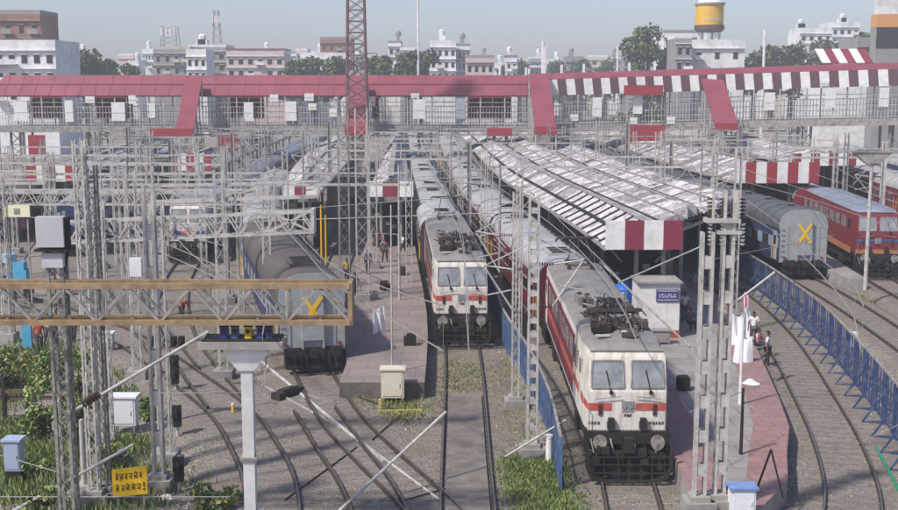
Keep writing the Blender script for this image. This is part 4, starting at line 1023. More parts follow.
# slanting tubes close to the camera (bracket arms of nearer supports)
bar_thing('stay_tube','pale slanting bracket tube running down left from beside the yellow sign','tube',atd(133,445,36),atd(8,514,34),.055,M_STEEL)
bar_thing('stay_tube','pale slanting bracket tube rising from the mottled mast to under the concrete deck','tube',atd(72,412,35),atd(208,332,37),.055,M_STEEL)
g=MB(); insul(g,(0,0,0),(.55,0,.35),6,.15); o=g.build('insulator',M_INS); o.location=atd(84,404,35.2); tag(o,'dark brown insulator on the bracket tube by the second mast','insulator')
bar_thing('stay_tube','pale slanting bracket tube crossing the diverging tracks at the bottom centre','tube',atd(446,412,38),atd(336,514,35),.05,M_STEEL)
bar_thing('stay_tube','thin slanting tube above the dark roofed kiosk, crossing the maroon fascia','tube',atd(618,283,45),atd(700,247,45),.035,M_STEELD)
bar_thing('stay_tube','thin diagonal stay from the platform masts down to the red train roof','tube',atd(690,347,44),atd(600,262,50),.04,M_STEELD)
bar_thing('stay_tube','slanting tube before the blue fence near the paired masts','tube',atd(738,300,46),atd(775,272,46),.045,M_STEEL)
bar_thing('stay_tube','slanting tube at the grass patch leaning towards the blue fence stub','tube',atd(505,457,40),atd(566,420,40),.04,M_STEEL)
bar_thing('drain_pipe','bright green pipe lying at the lower right corner','pipe',at(876,447,.25),at(904,500,.25),.06,mat('green pipe','2b8058',.4,.08,2))
bar_thing('drain_pipe','long pale pipe running over the ground left of the diverging track','pipe',at(262,362,.12),at(384,462,.12),.07,M_STEEL)
bar_thing('drain_pipe','second pale pipe parallel to the first, bending to the rails','pipe',at(262,385,.12),at(345,430,.12),.06,M_STEELD)
bar_thing('drain_pipe','short pale pipe continuing towards the bottom rails','pipe',at(345,430,.12),at(440,500,.12),.045,M_STEEL)
t=thing('point_machine','dark point machine lying between the pale pipes','point machine',at(288,398,0),rz=-.6)
g=MB(); g.box(0,0,.2,.5,1.6,.35); g.box(0,0,.4,.35,.9,.1); g.build('case',M_UNDER,t); g=MB(); g.bar((.3,.4,.1),(2.2,.5,.1),.06); g.bar((.3,-.3,.1),(2.2,-.2,.1),.06); g.build('rod',M_STEELD,t)
# switch rods lying across the tracks
for i,(p,q,l) in enumerate([((285,500),(357,447),'left'),((405,500),(452,487),'lower'),((355,396),(402,412),'upper'),((372,440),(398,417),'middle')]):
    a=at(*p,.14); b_=at(*q,.14); g=MB(); g.bar((0,0,0),b_-a,.035); o=g.build('switch_rod',M_UNDER); o.location=a; tag(o,f'dark switch rod across the diverging tracks, the {l} one','rod','switch rods')

# ---------------------------------------------------------------- overhead wires
M_WIRE=mat('wire','8b8682',.5,.1,2)
def wires(k,label,y0,y1,h0=5.6,h1=7.0):
    p=tracks[k]; g=MB(); d0,d1=p.aty(y0),p.aty(y1); o0,_=p.at(d0); step=11.0; d=d0; zb=p.z
    while d<d1-1:
        e=min(d1,d+step*4); n=8
        for i in range(n):
            a,_=p.at(d+(e-d)*i/n); b_,_=p.at(d+(e-d)*(i+1)/n); f=lambda u:h1-.9*(1-(2*u-1)**2)
            g.bar((a.x-o0.x,a.y-o0.y,zb+h0),(b_.x-o0.x,b_.y-o0.y,zb+h0),.034); 
            g.bar((a.x-o0.x,a.y-o0.y,zb+f(i/n)),(b_.x-o0.x,b_.y-o0.y,zb+f((i+1)/n)),.03)
            g.bar((a.x-o0.x,a.y-o0.y,zb+h0),(a.x-o0.x,a.y-o0.y,zb+f(i/n)),.012)
        d=e
    o=g.build('overhead_wire',M_WIRE); o.location=(o0.x,o0.y,0); tag(o,label,'wire','overhead wires')
wr=random.Random(6)
for i in range(14):
    xa=wr.uniform(-30,-4); ya=wr.uniform(48,110); xb=xa+wr.uniform(5,16); yb=ya+wr.uniform(-6,6)
    bar_thing('span_wire',f'thin head span wire strung between left yard masts, {(ORD+["ninth","tenth","eleventh","twelfth","thirteenth","fourteenth"])[i]} of them','wire',(xa,ya,wr.uniform(7,9)),(xb,yb,wr.uniform(7,9)),.02,M_STEELD,5,'head span wires')
for k,l in (('A','middle train'),('B','long red train'),('C','curved track left of the blue fence'),('D','dark roofed train'),('G','navy train'),('H','railcar'),('F','red locomotive'),('J','lowest left curve')):
    wires(k,f'contact and carrier wires over the {l}',34 if k in 'ABCG' else (47 if k=='H' else (30 if k=='J' else 50)),140 if k!='J' else 78)
for i,(p,q,l) in enumerate([((0,455,35),(60,473,33),'at the lower left edge'),((0,497,34),(230,497,34),'low across the yellow sign'),((160,393,36),(240,393,36),'joining the mast and the column'),((690,412,36),(760,385,40),'from the paired masts to the white cloth'),((345,262,50),(420,300,55),'over the middle platform'),((420,200,60),(520,262,46),'over the middle locomotive roof'),((835,235,60),(700,262,45),'past the yellow cross'),((800,470,42),(898,425,42),'above the lower right rails')]):
    bar_thing('span_wire',f'thin span wire {l}','wire',atd(*p),atd(*q),.016,M_WIRE,5,'span wires')

# ---------------------------------------------------------------- fences
def palisade(label,pts,h,m,side=-1,stay=True,sp=.5,rail=M_STEELD,x0=0):
    p=Path(pts,step=.5); o,_=p.at(0); t=thing('palisade_fence',label,'fence',(o.x,o.y,0))
    g=MB(); d=0
    while d<p.L:
        q,tg=p.at(d); g.box(q.x-o.x,q.y-o.y,h/2+.05,.055,.055,h-.12,rz=math.atan2(tg.y,tg.x)); d+=sp
    g.build('pales',m,t)
    g=MB(); n=int(p.L/1.0)
    for i in range(n):
        a,_=p.at(p.L*i/n); b_,_=p.at(p.L*(i+1)/n)
        for z,w_ in ((.3,.06),(h*.55,.05)): g.bar((a.x-o.x,a.y-o.y,z),(b_.x-o.x,b_.y-o.y,z),w_)
    g.build('rail',m,t)
    g=MB()
    for i in range(n):
        a,_=p.at(p.L*i/n); b_,_=p.at(p.L*(i+1)/n); g.bar((a.x-o.x,a.y-o.y,h),(b_.x-o.x,b_.y-o.y,h),.09)
    g.build('top_rail',rail,t)
    d=0
    while d<p.L:
        q,tg=p.at(d); nx=Vector((-tg.y,tg.x)); g=MB(); g.box(q.x-o.x,q.y-o.y,h/2,.12,.12,h)
        if stay: e=q+nx*.85; g.bar((q.x-o.x,q.y-o.y,h*.62),(e.x-o.x,e.y-o.y,.05),.07); g.bar((q.x-o.x,q.y-o.y,.1),(e.x-o.x,e.y-o.y,.06),.07)
        g.build('post',m,t); d+=2.0
    return t
palisade('long dark blue palisade fence curving beside the right tracks',[(16.0,37),(17.2,43),(18.6,52),(19.6,60),(20.1,68),(20.3,76),(19.9,88),(19.0,100),(17.8,118)],2.2,M_BLUE)
f2=[(at(560,492,0).x,at(560,492,0).y),(at(549,440,0).x,at(549,440,0).y),(at(530,392,0).x,at(530,392,0).y),(at(503,345,0).x,at(503,345,0).y),(2.7,66),(2.0,78),(1.2,90)]
palisade('blue palisade fence squeezed between the middle train and the red train',f2,1.9,mat('brighter blue fence','3f5a80',.6,.25,3,dirt='7c8597',dirtamt=.6,dscale=2),stay=False,sp=.2)
# ---------------------------------------------------------------- cabinets, signs, small gear
def cabinet(label,px,py,w_,d_,h_,m,roof=None,legs=.4,cat='cabinet',name='relay_cabinet',z=0,base=None,rz=0):
    p=at(px,py,z); t=thing(name,label,cat,p,rz); g=MB(); g.box(0,0,legs+h_/2,w_,d_,h_); g.build('body',m,t)
    g=MB(); g.box(0,-d_/2-.012,legs+h_/2,w_*.86,.02,h_*.86); g.bar((w_*.3,-d_/2-.04,legs+h_*.4),(w_*.3,-d_/2-.04,legs+h_*.55),.03); g.build('door',m,t)
    g=MB(); g.box(0,0,legs+h_+.03,w_+.14,d_+.14,.07); g.build('cover',roof or m,t)
    g=MB()
    if base: g.box(0,0,legs/2,w_*.96,d_*.96,legs)
    else:
        for x in (-1,1):
            for y in (-1,1): g.box(x*w_*.42,y*d_*.42,legs/2,.07,.07,legs)
    g.build('base',base or M_STEELD,t)
    return t
M_CAB=mat('white cabinet paint','d9d9db',.45,.04,2,dirt='a8a49f',dirtamt=.4)
cabinet('white relay cabinet on legs in the grass behind the lattice masts',126,432,.95,.6,1.1,M_CAB,legs=.35)
cabinet('blue grey cabinet on a black plinth among bushes at the lower left',16,483,.52,.5,1.05,mat('blue grey cabinet','9aa7bd',.4,.06,2),legs=.5,base=M_DARK)
cabinet('cream cabinet with worn top at the end of the middle platform',393,402,.98,.6,1.22,mat('cream cabinet','cfc8b4',.6,.06,2,dirt='93897a',dirtamt=.6),legs=.25)
cabinet('white box with blue lid at the foot of the paired platform masts',741,516,.72,.5,.78,M_CAB,roof=mat('blue lid','6f86b4',.5),legs=.12,z=.8)
cabinet('small pale crate on the platform beside the white cloth',660,344,.9,.5,.6,M_CONC,legs=.1,z=.8)
cabinet('small white junction box on the gravel left of the tracks',109,352,.5,.4,.5,M_CAB,legs=.5)
p=atd(136,267,48); g=MB(); g.box(0,0,0,.5,.25,.78); o=g.build('white_box',M_CAB); o.location=p; tag(o,'white meter box fixed high on a left portal mast','box')
# yellow framed slab edge by the cream cabinet
g=MB(); g.box(0,0,.28,.12,.12,.56); g.box(.85,-.3,.1,1.9,.10,.16,rz=.08); o=g.build('kerb_marker',mat('faded yellow','b5ab5e',.8,.2,4,dirt='77704f',dirtamt=.7)); o.location=at(380,412,0); tag(o,'yellow painted post and kerb below the cream cabinet','marker')
g=MB(); g.tube((0,0,0),(0,0,.42),.06,8); g.k=1; g.tube((0,0,.42),(0,0,.5),.07,8); o=g.build('marker_post',[M_YEL,M_WHITE]); o.location=at(233,415,0); tag(o,'small yellow marker post on the gravel right of the white column','marker')
g=MB(); g.tube((0,0,0),(0,0,.9),.045,8); g.box(0,0,.95,.25,.1,.16); o=g.build('marker_post',M_YEL); o.location=at(722,498,.8); tag(o,'yellow painted pipe at the foot of the paired masts','marker')
g=MB(); g.tube((0,0,0),(0,0,.95),.13,10); g.tube((0,0,.95),(0,0,1.05),.15,10); o=g.build('vent_pipe',M_WHITE); o.location=at(549,463,0); tag(o,'white vent pipe by the grass at the blue fence','pipe')
g=MB(); g.box(0,0,.45,.45,.2,.7); o=g.build('white_marker',M_WHITE); o.location=at(787,348,0); tag(o,'white plate on the blue fence post in the middle of its run','marker'); o.location=(19.2,53.5,1.15)
# yellow warning sign
p=at(131,512,0); t=thing('warning_sign','yellow warning sign with two lines of dark lettering in the grass','sign',p,rz=-.02)
zc=atd(132,482,p.y).z; wd,hh=1.12,.92; g=MB(); sh=.08
def sp_(x,z): return (x,0,zc+z+x*.12)
g.loft([[ (x,0,zc+z+x*.12) for x,z in ((-wd/2,-hh/2),(wd/2,-hh/2),(wd/2,hh/2),(-wd/2,hh/2))],[(x,.04,zc+z+x*.12) for x,z in ((-wd/2,-hh/2),(wd/2,-hh/2),(wd/2,hh/2),(-wd/2,hh/2))]])
g.build('board',M_YEL,t)
g=MB()
for x in (-.42,.42): g.bar((x,.08,-.1),(x,.08,zc+.3),.06)
g.build('post',M_STEELD,t)
g=MB(); rn=random.Random(4)
for row,z in ((0,.2),(1,-.17)):
    x=-.46
    xe=.46 if row==0 else .34
    while x<xe-.08:
        w_=rn.choice([.1,.13,.15]); P=lambda dx,dz:(x+dx,-.015,zc+z+dz+x*.12)
        g.bar(P(0,.09),P(w_,.09),.012,.018); st=rn.randint(0,3)
        g.bar(P(w_*.75,.09),P(w_*.75,-.09),.012,.022)
        if st!=0: g.bar(P(w_*.1,.03),P(w_*.5,-.03),.012,.02); g.bar(P(w_*.5,-.03),P(w_*.12,-.08),.012,.02)
        if st!=1: g.bar(P(w_*.72,.0),P(w_*.3,.02),.012,.02); g.bar(P(w_*.3,.02),P(w_*.3,-.06),.012,.02)
        if st==2: g.bar(P(w_*.8,.09),P(w_*.4,.15),.012,.018)
        if st==3: g.bar(P(w_*.1,-.11),P(w_*.5,-.14),.012,.016)
        x+=w_+(.03 if rn.random()<.75 else .08)
x=.45; g.bar((x,-.015,zc-.03+x*.12),(x,-.015,zc-.2+x*.12),.02,.05); g.box(x,-.015,zc-.28+x*.12,.05,.02,.05)
g.build('lettering',mat('brown black lettering','4a3610',.7,.1,3),t)
# kiosk on the right platform with blue sign
p=at(658,338,.82); t=thing('kiosk','white kiosk with a blue lettered sign and brick red base under the canopy','kiosk',(p.x,p.y,.82))
g=MB(); g.box(0,1,1.6,2.1,2.0,2.4); g.build('wall',M_WHITE,t)
g=MB(); g.box(0.2,1,.2,1.75,2.05,.4); g.build('base',mat('brick red base','9a4a38',.7,.2,4),t)
g=MB(); g.box(.42,-.03,2.2,1.15,.06,.62); sg=g.build('sign',mat('dark blue sign','3a3f74',.5,.05,1),t)
g=MB()
g.box(.42,-.067,2.44,1.05,.01,.03)
for i in range(6):
    x=0.0+i*.15; g.box(x,-.067,2.2,.022,.01,.2); 
    if i%2: g.box(x+.045,-.067,2.27,.08,.01,.03)
    g.box(x+.04,-.067,2.12,.07,.01,.03); g.box(x+.085,-.067,2.16 if i%3 else 2.24,.02,.01,.1)
g.box(.42,-.067,1.98,1.05,.01,.03)
g.build('lettering',M_WHITE,sg)
g=MB(); g.box(0,1,2.86,2.3,2.3,.1); g.build('roof',M_CONC,t)
t=thing('water_tank','bright blue water tank in the shade left of the white kiosk','tank',(at(634,325,.82).x-.4,at(634,325,.82).y+.6,.82))
g=MB(); g.lathe(0,0,[(.62,1.0),(.66,1.1),(.66,1.9),(.5,2.1),(.22,2.2),(.2,2.3)],18); g.build('drum',mat('blue plastic tank','2d68c8',.35,.05,2,spec=.5),t,smooth=True)
g=MB(); 
for x in (-.5,.5):
    for y in (-.5,.5): g.bar((x,y,0),(x,y,1.0),.08)
g.box(0,0,.97,1.2,1.2,.08); g.build('stand',M_STEELD,t)
# white cloths and bags
def cloth(label,px,py,z,sx,sy,sz,m,seed,name='white_cloth',cat='cloth',droop=True):
    rn=random.Random(seed); g=MB(); n=12; secs=[]
    for j in range(7):
        f=j/6; rr=math.sin(math.pi*(.08+.90*f)/1.0)**.6 if not droop else (1-f*.75)
        secs.append([(sx*rr*math.cos(2*math.pi*i/n)*(1+.25*rn.uniform(-1,1)),sy*rr*math.sin(2*math.pi*i/n)*(1+.25*rn.uniform(-1,1)),sz*f+.05*rn.uniform(-1,1)*sz) for i in range(n)])
    g.loft(secs); o=g.build(name,m,None,True); o.location=at(px,py,z); tag(o,label,cat); return o
M_CLOTH=mat('white cloth','e0dfe2',.8,.04,2); M_PINK=mat('pink cloth','d6a5b0',.8,.06,2)
def sheet_hang(label,px,py,w_,h_,rz,m,seed,lean=.15,cat='cloth',z=.82):
    rn=random.Random(seed); g=MB(); n=12; secs=[]
    for j in range(9):
        f=j/8; zz=h_*f; row=[]
        for side in (0,1):
            for i in (range(n+1) if side==0 else range(n,-1,-1)):
                u=i/n; x=(u-.5)*w_*(1+.35*(1-f)*math.sin(seed+u*5)); y=.10*math.sin(u*11+seed+f*2)*(1.2-f)+.25*(1-f)*math.sin(seed*2+u*3)+lean*f
                row.append((x,y+(.02 if side else 0),zz+.10*math.sin(u*6+seed)*(f)))
        secs.append(row)
    g.loft(secs); o=g.build('white_cloth',m,None,True); o.location=at(px,py,z); o.rotation_euler=(0,0,rz); tag(o,label,cat); return o
sheet_hang('tall crumpled white sheet hung at the platform edge beside the paired masts',738,345,.62,1.45,.3,M_CLOTH,1)
sheet_hang('second white sheet nearer the camera, spread at its foot',743,362,.7,1.1,-.4,M_CLOTH,2)
sheet_hang('narrow white sheet just behind the pink one',748,338,.4,1.5,.8,M_CLOTH,4)
sheet_hang('pink cloth hanging at the top of the thin platform pole',746,330,.3,1.9,.1,M_PINK,6)
cloth('white bundle slumped on the platform right of the dark post',750,384,.82,.42,.22,.22,M_CLOTH,3)
sheet_hang('white sacking leaning against the poles on the middle platform',379,333,.6,1.3,.2,M_CLOTH,9,z=.8)
for i,(px,py,l) in enumerate([(410,345,'dark bundle beside the middle platform right edge'),(372,300,'grey parcel by the platform poles'),(402,275,'brown parcel at the right of the middle platform'),(385,290,'small dark parcel in the middle of the platform')]):
    g=MB(); g.box(0,0,.22,.6,.45,.44); g.box(.05,0,.5,.4,.35,.14); o=g.build('parcel',[M_DARK,M_STEELD,M_UNDER,M_DARK][i]); o.location=at(px,py,.8); o.rotation_euler=(0,0,i*.7); tag(o,l,'parcel')
cloth('pale rubbish on the grass right of the yellow sign',167,498,0,.35,.2,.12,M_CLOTH,6,'rubbish','rubbish')
cloth('pale cement slab piece in the grass by the red locomotive track',868,320,.3,.9,.3,.25,M_CLOTH,7,'rubble_piece','rubble')
cloth('yellowish white slab lying before the end of the right coach platform',838,302,.3,1.2,.3,.2,mat('yellowish slab','c6bf9d',.8,.1,2),8,'rubble_piece','rubble')
px_mast('white lower, dark upper thin post on the platform with a dark lean-to',742,455,388,wd=.13,style='pole',z0=.8,base=False,m=M_UNDER,name='platform_post')
px_mast('white sleeve pole above the slumped bundle on the platform',741.5,405,318,wd=.14,style='pole',z0=.8,base=False,m=M_WHITE,name='platform_post')
g=MB(); g.box(0,0,.3,.5,.5,.5); g.box(0,0,.58,.4,.4,.06); o=g.build('dark_crate',M_DARK); o.location=at(683,390,.82); tag(o,'dark crate beside the white locomotive on the platform','crate')
g=MB(); g.bar((0,0,0),(.5,.1,1.5),.05); g.bar((.9,0,0),(.5,.1,1.5),.05); o=g.build('leaning_rods',M_DARK); o.location=at(754,497,.82); tag(o,'pair of thin dark rods propped at the platform foot','rods')
# signals at the left
def signal(label,px,py,h_,heads,m=M_STEEL,group='colour light signals'):
    p=at(px,py,0); t=thing('signal',label,'signal',p,group=group); g=MB(); g.tube((0,0,0),(0,0,h_),.07,8); g.build('post',m,t)
    for i in range(heads):
        g=MB(); z=h_-.25-i*.55; g.box(0,-.1,z,.34,.22,.5); g.k=1; g.tube((0,-.22,z+.05),(0,-.4,z+.08),.1,10); g.build('signal_head',[M_DARK,M_DARK],t)
    g=MB(); g.box(0,-.05,.6,.3,.2,.4); g.build('case',M_DARK,t)
    return t
signal('signal with dark twin heads before the navy coaches',176,392,1.7,2)
signal('low signal with a white top plate and black body left of the curved rails',178,436,1.25,1)
signal('low signal with a pale top and black foot at the lower left grass edge',180,492,1.25,1)
o=thing('signal_head_row','row of five dark signal lamps on a bar above the gravel','signal lamps',atd(166,341,45)); 
g=MB(); g.bar((-.8,0,-.25),(.8,0,-.25),.08); g.build('bar',M_STEELD,o)
for i in range(5):
    g=MB(); g.box(-.62+i*.31,0,0,.22,.25,.38); g.tube((-.62+i*.31,-.12,.02),(-.62+i*.31,-.28,.04),.09,8); g.build('lamp_case',M_DARK,o)
g=MB(); g.bar((0,.1,-.25),(0,.1,-o.location.z),.12); g.build('post',M_STEELD,o)
g=MB(); g.tube((0,0,0),(0,-.06,0),.1,12); o=g.build('red_lamp',MB and mat('red lamp glass','8a2026',.3)); o.location=atd(177,371,51.0); tag(o,'dull red lamp on the twin headed signal','lamp')
# machinery and boards at far left
M_CYAN=mat('light blue machine paint','4f9cbc',.5,.12,2,dirt='3b6070',dirtamt=.5)
p=at(21,305,0); t=thing('work_machine','light blue drilling machine with a tall drum by the left yard edge','machine',p)
g=MB(); g.box(0,0,1.7,1.2,.9,1.1); g.box(.1,-.1,2.5,.7,.6,.5); g.build('hood',M_CYAN,t); g=MB(); g.lathe(-.55,0,[(.3,2.6),(.42,2.7),(.42,3.2),(.2,3.35)],14); g.build('drum',mat('pale blue drum','8db2c4',.5),t); g=MB()
for x in (-.45,.45):
    for y in (-.35,.35): g.bar((x,y,0),(x,y,1.2),.1)
g.box(.6,-.2,.9,.5,.5,.3); g.build('frame',M_UNDER,t)
p=at(28,352,0); t=thing('work_machine','tall light blue barrow panel standing in the left weeds','machine',p)
g=MB(); g.box(0,0,.95,.5,.2,1.5); g.build('panel',M_CYAN,t); g=MB(); g.box(0,0,.1,.6,.4,.2); g.build('base',M_DARK,t)
p=atd(17,211,60); g=MB(); g.box(0,0,0,1.35,.08,.62); g.k=1; g.box(0,-.05,0,.3,.03,.3); g.bar((-.5,.08,0),(-.5,.08,-p.z),.08); g.bar((.5,.08,0),(.5,.08,-p.z),.08); o=g.build('pale_yellow_board',[mat('pale yellow board','dcd9b4',.6,.05),M_STEELD]); o.location=p; tag(o,'pale yellow board on two posts at the far left','sign board')
# overgrown timber rack at far left
p=at(20,420,0); t=thing('timber_rack','dark weathered timber frame overgrown at the lower left','timber frame',p)
g=MB()
for x in (-.6,.35): g.box(x,0,.9,.14,.14,1.8)
g.build('post',M_UNDER,t); g=MB(); g.box(-.1,0,1.2,2.6,.12,.16); g.box(.2,0.1,.9,2.2,.12,.14); g.build('rail',mat('weathered timber','5c4c40',.8,.3,3),t)
# dark blocks added to stand for the black shade under the canopies
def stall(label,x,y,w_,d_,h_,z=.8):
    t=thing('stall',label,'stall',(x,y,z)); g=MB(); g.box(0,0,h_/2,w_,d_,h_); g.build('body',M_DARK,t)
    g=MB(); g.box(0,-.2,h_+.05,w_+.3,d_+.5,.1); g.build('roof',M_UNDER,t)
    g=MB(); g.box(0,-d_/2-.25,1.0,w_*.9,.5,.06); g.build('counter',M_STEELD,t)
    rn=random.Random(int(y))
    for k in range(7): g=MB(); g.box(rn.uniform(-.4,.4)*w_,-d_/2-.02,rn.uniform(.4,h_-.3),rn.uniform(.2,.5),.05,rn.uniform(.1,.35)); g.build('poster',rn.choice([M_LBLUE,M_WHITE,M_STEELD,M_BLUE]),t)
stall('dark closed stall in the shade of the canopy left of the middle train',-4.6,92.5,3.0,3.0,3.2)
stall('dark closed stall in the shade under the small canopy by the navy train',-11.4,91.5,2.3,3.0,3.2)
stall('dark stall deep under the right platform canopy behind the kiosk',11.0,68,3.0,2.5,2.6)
# ---------------------------------------------------------------- people
def person(label,loc,rz,shirt,trou,pose='stand',carry=None,group=None,h=1.68):
    k=h/1.7
    if pose=='walk': lf,rf=.28,-.3
    else: lf,rf=.06,-.05
    J={'pel':(0,0,.95),'bel':(0,0,1.12),'che':(0,.01,1.32),'nek':(0,0,1.47),'hd':(0,-.02,1.57),'top':(0,-.01,1.66)}
    if pose=='bend': J.update({'bel':(0,-.12,1.08),'che':(0,-.33,1.18),'nek':(0,-.46,1.22),'hd':(0,-.56,1.22),'top':(0,-.64,1.2)})
    zk,zp=.50,0
    if pose=='sit': 
        J={a:(b[0],b[1],b[2]-.5) for a,b in J.items()}
    def legs(s_,f):
        if pose=='sit': return [(s_*.10,0,.42),(s_*.15,-.42,.48),(s_*.15,-.40,.08),(s_*.15,-.56,.03)]
        return [(s_*.10,0,.88),(s_*.11,-f*.5,.50),(s_*.11,-f+(.1 if f<0 else 0),.08),(s_*.12,-f-.14+(.1 if f<0 else 0),.03)]
    def arms(s_,f):
        c=Vector(J['che']); sh=c+Vector((s_*.19,0,.07))
        if pose=='bend': el=sh+Vector((s_*.03,-.12,-.27)); ha=el+Vector((-s_*.03,-.12,-.24))
        elif pose=='sit': el=sh+Vector((s_*.06,-.1,-.25)); ha=el+Vector((-s_*.08,-.25,-.02))
        else: el=sh+Vector((s_*.06,f*.3,-.28)); ha=el+Vector((s_*.01,f*.3-.06,-.24))
        return [tuple(sh),tuple(el),tuple(ha),tuple(ha+(ha-el)*.35)]
    def skin(chains,name,m,parent,root=0):
        vs_=[];rs=[];es=[];idx={}
        for ch in chains:
            pv=None
            for p,r in ch:
                key=tuple(round(c,4) for c in p)
                if key not in idx: idx[key]=len(vs_); vs_.append(key); rs.append(r)
                i=idx[key]
                if pv is not None and pv!=i: es.append((pv,i))
                pv=i
        me=bpy.data.meshes.new(name); me.from_pydata([tuple(c*k for c in v) for v in vs_],es,[]); me.materials.append(m)
        o=bpy.data.objects.new(name,me); COL.objects.link(o); o.parent=parent
        md=o.modifiers.new('skin','SKIN'); md.use_smooth_shade=True
        for i,r in enumerate(rs):
            rr=r if isinstance(r,tuple) else (r,r); me.skin_vertices[0].data[i].radius=(rr[0]*k,rr[1]*k)
        me.skin_vertices[0].data[0].use_root=True
        sb=o.modifiers.new('sub','SUBSURF'); sb.levels=1; sb.render_levels=1
        return o
    t=thing('person',label,'person',loc,rz,group)
    ch=[[(J['pel'],(.14,.10)),(J['bel'],(.125,.09)),(J['che'],(.155,.10)),(J['nek'],.055),(J['hd'],(.078,.095)),(J['top'],(.06,.075))]]
    for s_,f in ((-1,lf),(1,rf)):
        L_=legs(s_,f); ch.append([(J['pel'],(.14,.10)),(L_[0],.085),(L_[1],.06),(L_[2],.042),(L_[3],.035)])
        A_=arms(s_,f); ch.append([(J['che'],(.155,.10)),(A_[0],.055),(A_[1],.042),(A_[2],.03),(A_[3],.032)])
        hd=Vector(A_[3]); dr=(hd-Vector(A_[2])).normalized()
        for q in range(4):
            off=Vector(((q-1.5)*.018,0,0)); ch.append([(A_[3],.032),(tuple(hd+dr*.05+off),.009),(tuple(hd+dr*(.085-.006*abs(q-1.4))+off*1.1+Vector((0,-.012,0))),.008)])
        ch.append([(A_[3],.032),(tuple(hd+Vector((-s_*.035,-.02,0))),.01),(tuple(hd+dr*.04+Vector((-s_*.045,-.035,0))),.008)])
    skin(ch,'body',M_SKIN,t)
    cs=[[(J['bel'],(.15,.115)),(J['che'],(.18,.125)),(tuple(Vector(J['nek'])*.7+Vector(J['che'])*.3),(.08,.07))],[(J['bel'],(.15,.115)),(J['pel'],(.16,.12))]]
    for s_,f in ((-1,lf),(1,rf)):
        A_=arms(s_,f); cs.append([(J['che'],(.18,.125)),(A_[0],.075),(tuple(Vector(A_[0])*.25+Vector(A_[1])*.75),.062)])
    skin(cs,'shirt',shirt,t)
    cs=[]
    for s_,f in ((-1,lf),(1,rf)):
        L_=legs(s_,f); cs.append([(J['pel'],(.162,.122)),(L_[0],.105),(L_[1],.08),(L_[2],.062)])
    skin(cs,'trousers',trou,t)
    g=MB(); hp=Vector(J['top'])*k; hd=Vector(J['hd'])*k
    n=10; cc=(hp+hd)/2+Vector((0,.015,.02)); ax=(hp-hd).normalized()
    secs=[]
    for j in range(5):
        a=j/4*math.pi*.5; r_=.098*math.cos(a)+.004; o_=cc+Vector((0,0,.0))+Vector((0,0,1))*.085*math.sin(a) if pose!='bend' else cc+Vector((0,0,.085*math.sin(a)))
        secs.append([(o_.x+r_*.85*math.cos(2*math.pi*i/n),o_.y+.01+r_*math.sin(2*math.pi*i/n),o_.z) for i in range(n)])
    g.loft(secs); g.build('hair',M_HAIR,t,True)
    g=MB(); 
    f0=hd+Vector((0,-.09,.005))
    if pose!='bend':
        g.bar(f0+Vector((0,.0,.02)),f0+Vector((0,-.025,-.02)),.025); 
        for x in (-.03,.03): g.box(f0.x+x,f0.y-.002,f0.z+.025,.018,.01,.01)
        g.box(f0.x,f0.y,f0.z-.045,.04,.01,.01)
        for x in (-.082,.082): g.box(x,hd.y+.01,hd.z,.02,.035,.05)
        g.build('face_features',M_HAIR,t)
    return t
SH=lambda n,c: mat(n,c,.8,.08,4)
PL=[('worker in an orange red shirt in the left weeds beside the blue panel',at(40,352,0),.4,SH('orange red cloth','b8432e'),SH('grey cloth','4a4a4e'),'stand'),
('worker in a yellow vest behind the orange truss at far left',at(50,345,0),-.5,SH('yellow cloth','cda430'),SH('dark cloth','2c2c30'),'walk'),
('man in a pale shirt walking on the gravel behind the truss',at(74,342,0),.8,SH('pale cloth','b3aeb0'),SH('navy cloth','2b3348'),'bend'),
('man in a blue shirt beside the light blue machine',at(10,300,0),0,SH('blue cloth','4a6d8e'),SH('dark cloth','2c2c30'),'stand'),
('person in a dark shirt standing on the platform behind the navy coach roof',at(312,278,.8),.3,SH('dark cloth','2c2c30'),SH('grey cloth','4a4a4e'),'stand'),
('person in a yellow and red top on the middle platform near the lattice mast',at(347,284,.8),0,SH('yellow cloth','cda430'),SH('navy cloth','2b3348'),'stand'),
('person in a navy shirt on the middle platform left of the sacks',at(355,300,.8),.6,SH('navy cloth','2b3348'),SH('dark cloth','2c2c30'),'walk'),
('person in a grey shirt walking far down the middle platform',at(385,262,.8),3,SH('grey cloth','4a4a4e'),SH('dark cloth','2c2c30'),'walk'),
('man in a white shirt by the platform edge right of the white bundles',at(767,367,.82),1.2,SH('white shirt cloth','cfcbc8'),SH('dark cloth','2c2c30'),'stand'),
('person in a white shirt behind the white sheets on the right platform',at(753,345,.82),-.4,SH('white shirt cloth','cfcbc8'),SH('grey cloth','4a4a4e'),'stand'),
('crouching person in pink at the platform edge by the sheets',at(758,352,.82),.9,SH('pink shirt cloth','c98f9c'),SH('navy cloth','2b3348'),'sit'),
('person in pale clothes under the canopy left of the kiosk',at(684,322,.82),.2,SH('pale cloth','b3aeb0'),SH('grey cloth','4a4a4e'),'stand')]
